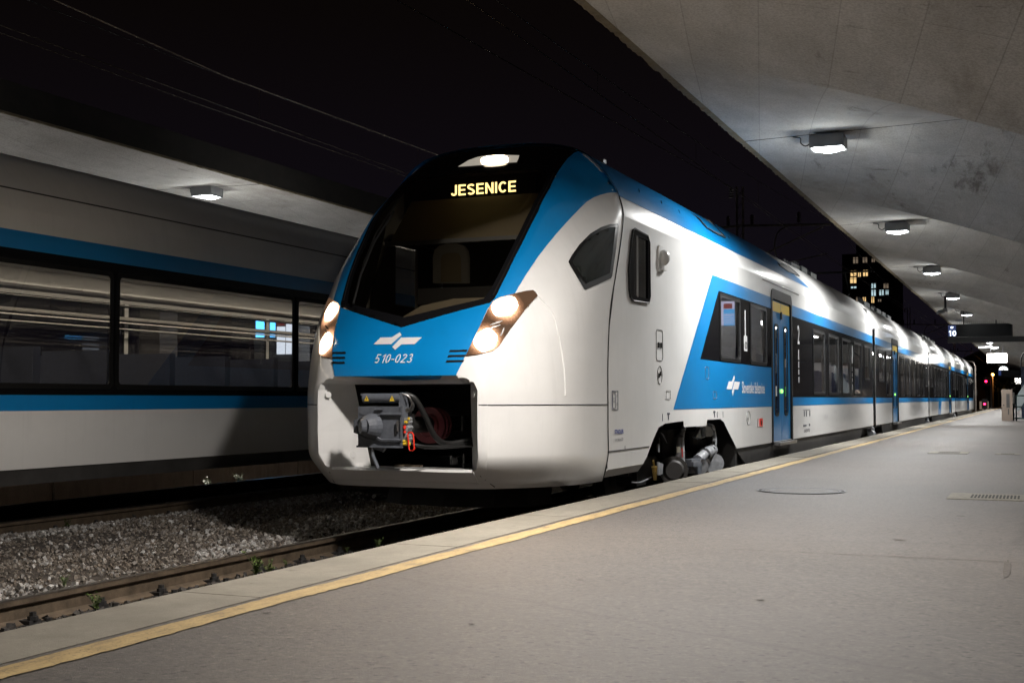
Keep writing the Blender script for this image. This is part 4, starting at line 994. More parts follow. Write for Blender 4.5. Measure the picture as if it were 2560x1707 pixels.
    gm = mat('quarter_glass', (.014, .017, .016), .06, 0, .6)
    for s in (1, -1):
        o = mesh_obj('quarter_window', [tr((p.x * s, p.y, p.z)) for p in pa], [f if s > 0 else f[::-1] for f in f1_], M['blackpaint'], train, True)
        mesh_obj('pane', [tr((p.x * s, p.y, p.z)) for p in pb], [f if s > 0 else f[::-1] for f in f2_], gm, o, True)

def roof(train, y0, y1, cx, name='roof_shell', m=None, zs=1.0):
    g = MB(); sec = [(u, 3.12 + (z - 3.12) * zs) for u, z in ROOFSEC + [(-u, z) for u, z in ROOFSEC[::-1][1:]]]; ys_ = [y0, y0 + .04, y1 - .04, y1]; n = len(sec)
    for j, y in enumerate(ys_):
        k = .988 if j in (0, 3) else 1
        g.v += [Vector((cx + u * k, y, 2.6 + (z - 2.6) * k)) for u, z in sec]
    for j in range(3):
        for i in range(n - 1): g.f.append((j * n + i, j * n + i + 1, (j + 1) * n + i + 1, (j + 1) * n + i))
    g.f.append(tuple(range(n))); g.f.append(tuple(range(3 * n, 4 * n))[::-1])
    return g.build(name, m or M['white'], train, True)

def winframe(train, y0, y1, z0, z1_, X, sgn, rr=.07, seal='sealgrey'):
    o = rrect(y0, y1, z0, z1_, rr); i = rrect(y0 + .045, y1 - .045, z0 + .045, z1_ - .045, rr * .7)
    f = slab('window', o, [i], X, sgn * .010, M['blackpaint'], train)
    o2 = rrect(y0 + .038, y1 - .038, z0 + .038, z1_ - .038, rr * .75); i2 = rrect(y0 + .052, y1 - .052, z0 + .052, z1_ - .052, rr * .6)
    slab('window_seal', o2, [i2], X, sgn * .014, M[seal], f)
    i3 = rrect(y0 + .02, y1 - .02, z0 + .02, z1_ - .02, rr)
    v, fc = cdt(i3); mesh_obj('pane', [(X - sgn * .004, a, b) for a, b in v], fc, M['glass'], f)
    return f

def door(train, y0, y1, X, sgn, detail=True):
    fr = [(y0 - .10, .60), (y0 - .10, 2.93), (y0 - .05, 3.02), (y0 + .03, 3.05), (y1 - .03, 3.05), (y1 + .05, 3.02), (y1 + .10, 2.93), (y1 + .10, .60)]
    hole = [(y0, .61), (y0, 2.85), (y0 + .04, 2.89), (y1 - .04, 2.89), (y1, 2.85), (y1, .61)]
    d = slab('door', fr, [hole], X - sgn * .02, sgn * .032, M['doorframe'], train)
    ym = (y0 + y1) / 2
    for a, b in ((y0, ym - .006), (ym + .006, y1)):
        wc = (a + b) / 2; wo = rrect(wc - .17, wc + .17, 1.02, 2.50, .10)
        lf = slab('door_leaf', [(a, .61), (a, 2.88), (b, 2.88), (b, .61)], [wo], X - sgn * .035, sgn * .02, M['blue'], d)
        v, fc = cdt([(a + .004, 2.70), (a + .004, 2.86), (b - .004, 2.86), (b - .004, 2.70)]); mesh_obj('yellow_band', [(X - sgn * .0125, p, q) for p, q in v], fc, M['yellow'], lf)
        slab('window_seal', rrect(wc - .175, wc + .175, 1.015, 2.505, .10), [rrect(wc - .135, wc + .135, 1.06, 2.46, .075)], X - sgn * .016, sgn * .012, M['blackpaint'], lf)
        v, fc = cdt(rrect(wc - .16, wc + .16, 1.03, 2.49, .09)); mesh_obj('pane', [(X - sgn * .024, p, q) for p, q in v], fc, M['glass'], lf)
        if detail:
            g = MB(); xs = X - sgn * .0225
            g.add([(xs, wc - .06, 1.34), (xs, wc + .06, 1.34), (xs, wc + .06, 1.50), (xs, wc - .06, 1.50)], [(0, 1, 2, 3)]); g.build('door_sticker', M['letter' if a == y0 else 'greensticker'], lf)
    if detail:
        g = MB(); g.cyl((X - sgn * .02, ym - .02, 1.42), (X + sgn * .012, ym - .02, 1.42), .032, 14); g.build('door_button', M['green'], d)
        g = MB(); g.box((X - .02, ym - .03, 2.60), (X + .008, ym + .03, 2.72)); g.build('door_latch', M['blackpaint'], d)
    g = MB(); g.box((min(X, X + sgn * .10), y0 + .05, .555), (max(X, X + sgn * .10), y1 - .05, .60)); g.build('door_step', M['steel'], d)
    return d

def seats(train, y0, y1, cx, ends=True):
    y = y0 + .5
    g = MB(); g.box((cx - 1.36, y0, .55), (cx + 1.36, y1, .60)); g.build('saloon_floor', M['infloor'], train)
    g = MB(); g.box((cx - 1.2, y0, 2.88), (cx + 1.2, y1, 2.92)); g.build('saloon_ceiling', M['inwall'], train)
    g = MB(); g.box((cx - .12, y0 + .3, 2.865), (cx + .12, y1 - .3, 2.878)); g.build('ceiling_light', M['tail'], train)
    while y < y1 - .6:
        for s in (-1, 1):
            g = MB()
            for k in (0, 1):
                xa = cx + s * (.42 + .46 * k); x0, x1_ = xa, xa + s * .42; x0, x1_ = min(x0, x1_), max(x0, x1_)
                g.box((x0, y, .98), (x1_, y + .42, 1.08)); g.box((x0, y + .40, 1.0), (x1_, y + .50, 1.72)); g.box((x0 + .06, y + .41, 1.72), (x1_ - .06, y + .49, 1.86))
            g.build('seat_pair', M['seat'], train)
            if int(y / .93) % 3 == 0: g = MB(); g.box((cx + s * 1.33 if s < 0 else cx + .62, y + .54, .6), (cx + 1.33 if s > 0 else cx - .62, y + .58, 2.05)); g.build('glazed_partition', M['inwall'], train)
        y += .93

def car(train, y0, y1, cx, wins, doors, lay, near_only=False, seam=False, interior=True, livery='mid', glassm=None, detail=True):
    """one car between y0 and y1; wins = [(ya, yb, za, zb)], doors = [(ya, yb)]"""
    body = None
    for sgn in (1, -1):
        X = cx + sgn * 1.41
        base = [(y1, .61), (y1, 3.16)]
        if seam: base += [(12.01, 3.16), (11.77, 2.55), (11.54, 1.95), (11.49, 1.50), (11.49, 1.2), (11.50, .80), (11.50, .785)]
        else: base += [(y0, 3.16), (y0, .61)]
        if seam: base += [(11.47, .61)]
        if lay.get('bog'): base += lay['bog']
        wh = [[(a + .02, c + .02), (b - .02, c + .02), (b - .02, d + -.02), (a + .02, d - .02)] for a, b, c, d in wins]
        dh = [[(a - .02, .62), (b + .02, .62), (b + .02, 2.95), (a - .02, 2.95)] for a, b in doors] if (sgn > 0 or not near_only) else []
        cw = [[(12.31, 2.34), (12.86, 2.34), (12.86, 3.03), (12.31, 3.03)]] if seam else []
        v, f = cdt(base, wh + dh + cw)
        o = mesh_obj('side_wall', [(X, a, b) for a, b in v], f, M['white'], train)
        if sgn > 0: body = o
        if interior:
            v, f = cdt([(y0 + (3.6 if seam else .05), 1.12 if seam else .62), (y1 - .05, 1.12 if seam else .62), (y1 - .05, 3.0), (y0 + (3.6 if seam else .05), 3.0)], [[(a, c), (b, c), (b, d), (a, d)] for a, b, c, d in wins] + ([[(a, 1.13 if seam else .63), (b, 1.13 if seam else .63), (b, 2.6), (a, 2.6)] for a, b in doors]))
            mesh_obj('inner_lining', [(X - sgn * .06, a, b) for a, b in v], f, M['inwall'], train)
        for s_ in lay['stripes']:
            nm, poly, mm, offm = s_
            hs = [rrect(a + .01, b - .01, c + .01, d - .01, .06) for a, b, c, d in wins if inside(((a + b) / 2, (c + d) / 2), poly)]
            v, f = cdt(poly, hs); mesh_obj(nm, [(X + sgn * offm, a, b) for a, b in v], f, M[mm], train)
        for a, b, c, d in wins: winframe(train, a, b, c, d, X + sgn * .004, sgn, seal='sealgrey' if detail else 'blackpaint')
        for a, b in doors: door(train, a, b, X, sgn, detail and sgn > 0)
    return body

def skirt(train, y0, y1, cx, s0=.35, s1=.35, zb=.34):
    for s in (1, -1):
        x = cx + s * 1.385
        slab('side_skirt', [(y0, .607), (y1, .607), (y1 - s1, zb), (y0 + s0, zb)], [], x - s * .03, s * .03, M['skirt'], train)
    g = MB(); g.box((cx - 1.34, y0 + .3, zb + .02), (cx + 1.34, y1 - .3, .60)); g.build('underfloor_box', M['dark'], train)

def bogie(train, yc, cx, detail=False):
    b = bpy.data.objects.new('bogie', None); COL.objects.link(b); b.parent = train; b.location = (cx, yc, .4)
    inv = Matrix.Translation((-cx, -yc, -.4))
    def B(g, n, m, sm=False): g.v = [inv @ Vector(v) for v in g.v]; return g.build(n, m, b, sm)
    for y in (yc - 1.35, yc + 1.35):
        for s in (-1, 1):
            g = MB(); x = cx + s * .75
            g.cyl((x - s * .04, y, .43), (x + s * .06, y, .43), .40, 32); g.cyl((x + s * .06, y, .43), (x + s * .075, y, .43), .24, 24, .20); g.cyl((x - s * .07, y, .43), (x - s * .04, y, .43), .43, 32); B(g, 'wheel', M['dark'])
    for s in (-1, 1):
        g = MB(); x = cx + s * 1.0
        g.prism([(yc - 1.7, .45), (yc - 1.6, .60), (yc - .6, .62), (yc - .35, .50), (yc + .35, .50), (yc + .6, .62), (yc + 1.6, .60), (yc + 1.7, .45), (yc + 1.2, .38), (yc + .3, .32), (yc - .3, .32), (yc - 1.2, .38)], lambda a, b_: (x - .07, a, b_), (.14, 0, 0)); B(g, 'side_frame', M['dark'])
        for y in (yc - 1.35, yc + 1.35):
            g = MB(); g.cyl((x, y, .55), (x, y, .85), .13, 16); g.box((x - .12, y - .18, .32), (x + .12, y + .18, .56)); B(g, 'axle_spring', M['dark'])
        g = MB(); g.cyl((x, yc, .5), (x, yc, .92), .24, 20); B(g, 'air_spring', M['dark'])
    return b

PB = lambda c, X=-4.02: onX(c[0], c[1], X)
def bogie_detail(b, cx, yc):
    inv = Matrix.Translation((-cx, -yc, -.4))
    def B(g, n, m, sm=False): g.v = [inv @ Vector(v) for v in g.v]; return g.build(n, m, b, sm)
    q = lambda x, y, X=-4.0: onX(*z7(x, y), X)
    g = MB(); g.cyl(q(1320, 560), q(1320, 1000), .055, 16, .07); g.cyl(q(1385, 400), q(1330, 560), .025, 10, .05); g.cyl(q(1370, 460, -3.97), q(1385, 410, -3.97), .03, 10); B(g, 'vertical_damper', M['bogiegrey'], True)
    g = MB(); g.box(q(1272, 790, -3.93) - Vector((0, 0, 0)), q(1318, 700, -3.93) + Vector((.012, 0, 0))); B(g, 'damper_plate', M['grate'])
    g = MB(); g.cyl(q(1590, 900), q(1690, 815), .065, 18); g.cyl(q(1690, 815), q(1815, 745), .075, 18); g.cyl(q(1682, 822), q(1696, 812), .082, 18); B(g, 'yaw_damper', M['bogiegrey'], True)
    g = MB(); g.cyl(q(1682, 822), q(1692, 815), .086, 18); B(g, 'clamp_band', M['seam'])
    g = MB()
    pts = [(1590, 385), (1720, 378), (1800, 385), (1830, 430), (1845, 520), (1842, 620), (1835, 700), (1820, 800)]
    g.tube(smooth_path([q(a, c) for a, c in pts], 4), .028, 8); g.tube(smooth_path([q(1800, 400, -3.95), q(1850, 500, -3.95), q(1862, 620, -3.95), q(1855, 800, -3.95)], 4), .018, 8)
    for yy in (480, 600, 720): g.cyl(q(1838, yy, -3.94), q(1848, yy, -3.94), .018, 8)
    B(g, 'bracket_frame', M['bogiegrey'], True)
    g = MB(); a = [(1510, 560), (1590, 390), (1650, 390), (1650, 560), (1600, 580)]
    g.prism(a, lambda x, y: q(x, y, -4.06), (.05, 0, 0)); g.prism([(1655, 400), (1740, 390), (1770, 420), (1775, 520), (1740, 548), (1660, 548)], lambda x, y: q(x, y, -4.0), (.05, 0, 0)); B(g, 'mounting_plate', M['bogiegrey'])
    g = MB(); g.prism([(1360, 890), (1540, 870), (1600, 900), (1600, 1060), (1540, 1110), (1440, 1110), (1400, 1060), (1360, 1000)], lambda x, y: q(x, y, -4.05), (.12, 0, 0)); g.prism([(1480, 930), (1600, 920), (1600, 1000), (1480, 1000)], lambda x, y: q(x, y, -3.93), (.04, 0, 0)); B(g, 'axle_box', M['coupler'])
    g = MB(); rnd = random.Random(3)
    for k in range(16):
        x = rnd.uniform(1350, 1420); y = rnd.uniform(960, 1130); g.cyl(q(x, y, -3.92), q(x + 18, y - 3, -3.90), .02, 6)
    for k in range(8):
        x = rnd.uniform(1640, 1750); y = rnd.uniform(900, 980); g.cyl(q(x, y, -3.92), q(x + 15, y - 3, -3.90), .022, 8)
    B(g, 'bolts', M['steel'])
    g = MB(); g.cyl(q(1836, 950, -3.96), q(1842, 950, -3.94), .13, 18); B(g, 'brake_disc', M['bogiegrey']); g = MB(); g.cyl(q(1650, 1000, -3.95), q(1655, 1000, -3.93), .09, 16); B(g, 'brake_disc', M['bogiegrey'])
    g = MB(); g.cyl(q(1215, 1060, -4.1), q(1235, 1060, -4.0), .17, 28); g.cyl(q(1235, 1060, -4.0), q(1240, 1060, -3.98), .13, 24, .10); B(g, 'wheel_guard', M['skirt'], True)
    g = MB(); g.tube([q(1355, 560, -3.93), q(1352, 720, -3.93)], .006, 6); B(g, 'cable', M['steel'])
    g = MB(); g.tube([q(1358, 720, -3.93), q(1362, 860, -3.93)], .009, 6); B(g, 'red_marker', M['red'])
    g = MB(); g.prism([(1010, 480), (1110, 660), (1110, 640), (1060, 520)], lambda x, y: q(x, y, -4.0), (.02, 0, 0)); g.prism([(990, 560), (1100, 700), (1120, 1060), (1080, 1100), (1000, 900)], lambda x, y: q(x, y, -4.25), (.02, 0, 0)); B(g, 'guard_plate', M['skirt'])
    g = MB(); g.prism([(975, 930), (1050, 960), (1040, 1110), (985, 1130)], lambda x, y: q(x, y, -3.98), (.02, 0, 0)); g.prism([(975, 660), (995, 660), (995, 780), (975, 780)], lambda x, y: q(x, y, -3.98), (.02, 0, 0)); B(g, 'bracket_plate', M['bogiegrey'])
    g = MB(); g.cyl(q(940, 1000, -3.95), q(952, 1200, -3.95), .035, 8, .02); g.box(q(905, 1080, -3.97), q(975, 1060, -3.93)); g.cyl(q(925, 910, -3.95), q(940, 1010, -3.95), .012, 6); B(g, 'sanding_pipe', M['brass'])
    g = MB(); g.tube(smooth_path([q(600, 1240, -4.05), q(720, 1240, -4.02), (q(820, 1200, -4.0)), q(890, 1160, -3.98)], 5), .010, 6); B(g, 'air_pipe', M['bogiegrey'], True)
    g = MB(); g.prism([(1100, 590), (1250, 590), (1250, 640), (1110, 650)], lambda x, y: q(x, y, -4.4), (.02, 0, 0)); g.prism([(1380, 590), (1480, 590), (1480, 900), (1390, 860)], lambda x, y: q(x, y, -4.5), (.02, 0, 0)); g.prism([(1600, 620), (1800, 560), (1800, 740), (1640, 760)], lambda x, y: q(x, y, -4.3), (.03, 0, 0)); B(g, 'inner_frame', M['skirt'])

# ------------------------------------------------------------------ the standing train
T1 = thing('passenger_train', 'white and blue multiple unit standing at the platform with lit headlights', 'train', (XC, 9.7, 0))
T1.location = (0, 0, 0)
nose(T1)
# windows
CW = [(23.57, 24.98), (25.45, 26.86), (27.33, 28.70), (29.22, 30.55)]
W1 = [(16.13, 17.38, 1.80, 2.70), (18.03, 19.24, 1.80, 2.70)] + [(a, b, 1.37, 2.61) for a, b in CW] + [(31.10, 32.20, 1.74, 2.61)]
D1 = [(19.72, 21.32)]
def band(y0, y1, zs, ze, cuts):
    # rectangle split round door openings
    out = []; a = y0
    for c, d in cuts:
        if c - .1 > a: out.append([(a, zs), (c - .1, zs), (c - .1, ze), (a, ze)])
        a = d + .1
    if y1 > a: out.append([(a, zs), (y1, zs), (y1, ze), (a, ze)])
    return out
BOG1 = [(12.66, .61), (12.80, .68), (13.05, .86), (13.25, .98), (13.52, 1.02), (14.00, 1.03), (14.30, 1.035), (14.32, .965), (15.40, .955), (15.45, 1.03), (16.15, 1.03), (16.35, .99), (16.52, .90), (17.12, .61)]
st1 = [('livery_panel', [(13.85, 1.175), (19.62, 1.175), (19.62, 2.90), (15.77, 2.90)], 'blue', .003),
       ('window_band', [(15.11, 1.79), (19.62, 1.79), (19.62, 2.72), (16.10, 2.72)], 'blackgloss', .005)]
for y0, y1 in ((21.42, 32.82),):
    st1 += [('livery_stripe', [(y0, 1.18), (y1, 1.18), (y1, 2.90), (y0, 2.90)], 'blue', .003), ('window_band', [(y0, 1.325), (y1, 1.325), (y1, 2.71), (y0, 2.71)], 'blackgloss', .005)]
car(T1, 12.05, 32.85, XC, W1, D1, {'stripes': st1, 'bog': BOG1}, seam=True)
roof(T1, 12.06, 32.85, XC)
seats(T1, 17.9, 32.7, XC)
skirt(T1, 17.12, 30.9, XC, .75, .4)
g = MB(); g.box((XC - 1.39, 12.3, 1.06), (XC + 1.39, 17.3, 1.10)); g.box((XC - 1.38, 17.15, .36), (XC + 1.38, 17.25, 1.08)); g.box((XC - .35, 12.2, .5), (XC + .35, 17.2, 1.05)); g.box((XC - 1.3, 11.6, .62), (XC + 1.3, 12.35, 1.3)); g.build('bogie_well', M['dark'], T1)
b1 = bogie(T1, 14.9, XC); bogie_detail(b1, XC, 14.9)
# roof livery and roof hatches
RB = MB(); sec = ROOFSEC + [(-u, z) for u, z in ROOFSEC[::-1][1:]]; n = len(sec)
for y in (11, 40): RB.v += [Vector((u, y, z)) for u, z in sec]
RB.f += [(i, i + 1, n + i + 1, n + i) for i in range(n - 1)]
RBVH = BVHTree.FromPolygons(RB.v, RB.f)
def R_cam(x, y, off=.004):
    h, nn, _, _ = RBVH.ray_cast(Vector((EYE.x - XC, EYE.y, EYE.z)), ray(x, y))
    if h is None:
        o = Vector((EYE.x - XC, EYE.y, EYE.z)); d = ray(x, y).normalized(); best = None
        for k in range(160):
            q, n_, _, ds = RBVH.find_nearest(o + d * (10 + k * .1))
            if best is None or ds < best[0]: best = (ds, q, n_)
        h, nn = best[1], best[2]
    if nn.dot(ray(x, y)) > 0: nn = -nn
    return Vector((XC + h.x, h.y, h.z)) + nn * off
sec2 = [(u, z) for u, z in ROOFSEC if z >= 3.369]
def yend(z): return pchip([3.37, 3.56, 3.72, 3.90, 4.0], [23.75, 22.4, 21.2, 20.0, 19.0], z)
rowsR = []
for u, z in sec2 + [(-a, b) for a, b in sec2[::-1][1:]]:
    e = yend(z); rowsR.append([(XC + u * 1.003, lerp(12.045, e, k / 12), 2.6 + (z - 2.6) * 1.003) for k in range(13)])
vs = [p for r in rowsR for p in r]; fs = [(i * 13 + k, i * 13 + k + 1, (i + 1) * 13 + k + 1, (i + 1) * 13 + k) for i in range(len(rowsR) - 1) for k in range(12)]
rl = mesh_obj('roof_livery', vs, fs, M['blue'], T1, True)
for q_ in ([(840, 362), (960, 432), (1070, 525), (1218, 688), (1130, 650), (1035, 592), (960, 505)], [(1640, 825), (1700, 860), (1830, 960), (1945, 1062), (1840, 1020), (1755, 962)]):
    pp = [R_cam(*z3(*p), off=.016) for p in q_]
    if all(p is not None for p in pp):
        mesh_obj('roof_hatch', pp, [tuple(range(len(pp)))], M['greypaint'], rl)
        g = MB(); g.tube(pp + [pp[0]], .012, 5); g.build('hatch_edge', M['blackpaint'], rl)
g = MB()
for y in (13.2, 14.1, 14.9, 16.2, 17.6): g.tube([(XC + 1.20 + .02, y, 3.60), (XC + 1.17 + .005, y + .12, 3.655)], .004, 5)
g.build('roof_slots', M['blackpaint'], rl)
# side details of the first car
X1 = SIDE
sd = lambda y, z: (X1 + .006, y, z)
g = MB()
cwo = [(12.16, 2.42), (12.14, 2.62), (12.24, 2.93), (12.30, 3.05), (12.36, 3.07), (12.82, 3.05), (12.89, 2.98), (12.90, 2.40), (12.85, 2.325), (12.28, 2.31), (12.20, 2.34)]
wf = slab('cab_side_window', cwo, [[(12.33, 2.37), (12.84, 2.37), (12.84, 3.0), (12.33, 3.0)]], X1 + .002, .014, M['blackgloss'], T1)
v, f = cdt([(12.2, 2.36), (12.86, 2.36), (12.86, 3.02), (12.3, 3.02)]); mesh_obj('pane', [(X1 + .001, a, b) for a, b in v], f, M['darkglass'], wf)
g = MB(); g.tube([(X1 + .014, 12.44, 2.36), (X1 + .014, 12.44, 3.0)], .012, 6); g.build('window_bar', M['greypaint'], wf)
g = MB(); g.tube([(X1 + .016, a, b) for a, b in cwo], .010, 6, True); g.build('window_seal', M['blackpaint'], wf)
v, f = cdt([(12.31, 2.34), (12.86, 2.34), (12.86, 3.03), (12.31, 3.03)]); o = mesh_obj('cab_side_window', [(XC - 1.415, a, b) for a, b in v], f, M['wsglass'], T1)
# camera pod
cpd = bpy.data.objects.new('mirror_camera', None); COL.objects.link(cpd); cpd.parent = T1; cpd.location = (X1, 13.35, 2.86)
slab('base_plate', [(-.12, -.12), (-.09, -.16), (.08, -.16), (.10, .09), (.05, .14), (-.09, .14), (-.12, .09)], [], 0, .02, M['white'], cpd)
bm = bmesh.new(); bmesh.ops.create_uvsphere(bm, u_segments=24, v_segments=14, radius=.078, matrix=Matrix.Translation((.035, .02, .01)) @ Matrix.Diagonal((.9, 1.0, 1.15, 1)))
me = bpy.data.meshes.new('camera_dome'); bm.to_mesh(me); bm.free(); me.materials.append(M['white']); [setattr(p, 'use_smooth', True) for p in me.polygons]; link(bpy.data.objects.new('camera_dome', me), cpd)
g = MB(); g.box((.01, -.06, -.135), (.06, .08, -.12)); g.cyl((.03, .0, -.12), (.03, .0, -.07), .02, 10); g.build('lower_lip', M['white'], cpd)
# emergency handle hatch, keyhole
hh = MB(); hh.tube([(X1 + .004, a, b) for a, b in rrect(13.17, 13.42, 1.72, 2.06, .04)], .004, 5, True); h_ = hh.build('handle_hatch', M['greypaint'], T1)
g = MB(); 
for y in (13.23, 13.33): g.box((X1 + .003, y, 1.86), (X1 + .012, y + .045, 1.92))
g.build('handle_slot', M['blackpaint'], h_)
hh = MB(); hh.tube([(X1 + .004, 13.30 + .09 * math.cos(t * .4488), 1.56 + .10 * math.sin(t * .4488)) for t in range(14)], .004, 5, True); h_ = hh.build('lock_cover', M['greypaint'], T1)
g = MB(); g.box((X1 + .003, 13.25, 1.53), (X1 + .01, 13.29, 1.58)); g.box((X1 + .003, 13.31, 1.55), (X1 + .01, 13.34, 1.60)); g.build('lock_slot', M['blackpaint'], h_)
hh = MB(); hh.tube([(X1 + .004, 17.89 + .12 * math.cos(t * .4488), 1.02 + .10 * math.sin(t * .4488)) for t in range(14)], .004, 5, True); hh.box((X1 + .003, 17.82, .99), (X1 + .01, 17.86, 1.03)); hh.build('lock_cover', M['greypaint'], T1)
g = MB(); g.box((X1 + .003, 18.66, .88), (X1 + .009, 18.88, 1.00)); o = g.build('fire_sign', M['red'], T1); g = MB(); g.box((X1 + .010, 18.74, .90), (X1 + .012, 18.80, .97)); g.build('flame_mark', M['blackpaint'], o)
g = MB(); g.tube([(X1 + .006, a, b) for a, b in ((18.60, .88), (18.50, .88), (18.50, 1.0), (18.60, 1.0))], .003, 4); g.build('sign_bracket', M['greypaint'], T1)
# gauge sign
g = MB(); g.tube([(X1 + .004, a, b) for a, b in ((11.62, 1.19), (11.80, 1.19), (11.80, 1.375), (11.62, 1.375))], .003, 4, True)
g.tube([(X1 + .004, a, b) for a, b in rrect(11.635, 11.725, 1.205, 1.355, .02)], .0025, 4, True); gs = g.build('gauge_sign', M['letterdark'], T1)
text_obj('gauge_text', 'G1', .07, lambda a, b: sd(11.68 + a, 1.28 + b), M['letterdark'], gs, sx=.85)
text_obj('gauge_text', 'G1', .032, lambda a, b: sd(11.762 + a, 1.325 + b), M['letterdark'], gs); text_obj('gauge_text', 'G2', .032, lambda a, b: sd(11.762 + a, 1.245 + b), M['letterdark'], gs)
text_obj('maker_lettering', 'STADLER', .055, lambda a, b: sd(11.83 + a, .97 + b), M['letterblue'], T1, bold=.002, sx=1.25)
text_obj('works_lettering', 'Leto izdelave 2021', .038, lambda a, b: sd(11.83 + a, .895 + b), M['letterdark'], T1, sx=.95)
text_obj('jack_mark', '\u039b', .06, lambda a, b: sd(12.02 + a, .80 + b), M['letterdark'], T1, bold=.002)
# chamfer and joint lines of the white valance in front of the bogie
g = MB(); g.tube([(X1 + .001, 11.50, .785), (X1 + .001, 12.88, .785)], .006, 5); g.build('panel_joint', M['seam'], T1)
g = MB(); g.prism([(0, .612), (-.06, .53), (-.10, .53), (-.10, .612)], lambda a, b: (X1 + a - .002, 11.47, b), (0, 1.2, 0)); g.build('valance_chamfer', M['white'], T1)
g = MB(); g.prism([(0, .612), (-.06, .53), (-.10, .53), (-.10, .612)], lambda a, b: (2 * XC - X1 - a + .002, 11.47, b), (0, 1.2, 0)); g.build('valance_chamfer', M['white'], T1)
# lettering
def logo_side(yc, zc_, w_, h_, parent):
    A = [(-1, -.12), (-.66, .33), (-.22, .33), (.10, .72), (.22, .55), (-.25, -.12)]; B = [(-.22, -.25), (.16, .33), (1, .33), (.68, -.12), (.12, -.12), (-.10, -.52)]
    g = MB()
    for l in (A, B): g.add([sd(yc + a * w_, zc_ + b * h_) for a, b in l], [tuple(range(6))])
    return g.build('operator_emblem', M['letter'], parent)
lp = logo_side(16.92, 1.455, .42, .24, T1)
text_obj('operator_name', 'Slovenske \u017eeleznice', .235, lambda a, b: sd(18.25 + a, 1.45 + b), M['letter'], T1, bold=.003, sx=.86)
text_obj('class_numeral', '1', .50, lambda a, b: sd(17.71 + a, 2.36 + b), M['letter'], T1, bold=.02, sx=.9)
text_obj('class_numeral', '2', .46, lambda a, b: sd(22.06 + a, 2.40 + b), M['letter'], T1, bold=.006, sx=.9)
g = MB(); g.box((X1 + .006, 17.62, 1.98), (X1 + .009, 17.82, 2.20)); o = g.build('bicycle_sticker', M['letter'], T1); g = MB(); g.tube([(X1 + .011, 17.72 + .05 * math.cos(t), 2.06 + .05 * math.sin(t)) for t in [k * .628 for k in range(10)]], .006, 4, True); g.build('sticker_mark', M['blackpaint'], o)
g = MB()
for z0, z1_ in ((1.98, 2.16), (1.84, 1.95), (1.72, 1.81), (1.58, 1.68)): g.add([sd(22.02, z0), sd(22.09, z0), sd(22.09, z1_), sd(22.02, z1_)], [(0, 1, 2, 3)])
g.build('carriage_sticker', M['letter'], T1)
g = MB(); g.tube(smooth_path([(X1 + .008, 29.0, 2.5), (X1 + .008, 29.02, 2.3), (X1 + .008, 28.96, 2.2), (X1 + .008, 28.96, 2.1)], 3), .015, 4)
for z0, z1_ in ((2.2, 2.45), (1.92, 2.02), (1.80, 1.88), (1.68, 1.76), (1.5, 1.62)): g.add([sd(28.93, z0), sd(28.99, z0), sd(28.99, z1_), sd(28.93, z1_)], [(0, 1, 2, 3)])
g.build('carriage_sticker', M['letter'], T1)
g = MB()
for k in range(3): g.box((X1 + .002, 22.55 + k * .22 + (.15 if k == 2 else 0), .98), (X1 + .005, 22.62 + k * .22 + (.15 if k == 2 else 0), 1.08)); 
for k in range(3): g.box((X1 + .002, 22.48 + k * .12, .80), (X1 + .005, 22.55 + k * .12, .83))
g.box((X1 + .002, 23.1, .80), (X1 + .005, 23.18, .84)); g.tube([(X1 + .004, 22.45, 1.10), (X1 + .004, 23.2, 1.10)], .003, 4)
g.build('axle_load_marks', M['letterdark'], T1)
text_obj('weight_lettering', 'SLO-SZ 94 79 2510', .075, lambda a, b: sd(22.85 + a, .72 + b), M['letterdark'], T1, bold=.002)
MG = mat('pale_lettering', (.42, .41, .43), .5)
text_obj('technical_lettering', '160 km/h', .13, lambda a, b: sd(25.1 + a, .94 + b), MG, T1)
for k, (yy, zz, s_) in enumerate(((26.3, 1.02, 'R + Mg'), (27.4, 1.03, 'EP'), (28.5, 1.02, '70 t'), (29.4, 1.02, '22 m'), (26.5, .85, '80'), (27.6, .87, 'Bv'))): text_obj('technical_lettering', s_, .11, lambda a, b: sd(yy + a, zz + b), MG, T1)
g = MB()
for yy, zz in ((13.60, 1.12), (15.78, 1.12)): g.box((X1 + .002, yy, zz), (X1 + .005, yy + .10, zz + .02)); g.box((X1 + .002, yy + .035, zz - .06), (X1 + .005, yy + .06, zz))
for yy in (13.40, 15.98, 16.3): g.tube([(X1 + .004, yy, 1.05), (X1 + .004, yy, 1.13)], .003, 4)
g.build('lifting_marks', M['letterdark'], T1)
g = MB()
for a, b in ((13.55, 1.30), (15.75, 1.30)): g.tube([(X1 + .007, p, q) for p, q in rrect(a, a + .17, b, b + .09, .01)], .003, 4, True)
g.tube([(X1 + .007, p, q) for p, q in rrect(15.35, 15.52, 1.55, 1.70, .03)], .003, 4, True); g.build('small_hatches', M['greypaint'], T1)
g = MB(); g.tube([(X1 + .003, 18.94, 3.13), (X1 + .003, 22.13, 3.13)], .010, 5); g.build('rain_gutter', M['skirt'], T1)
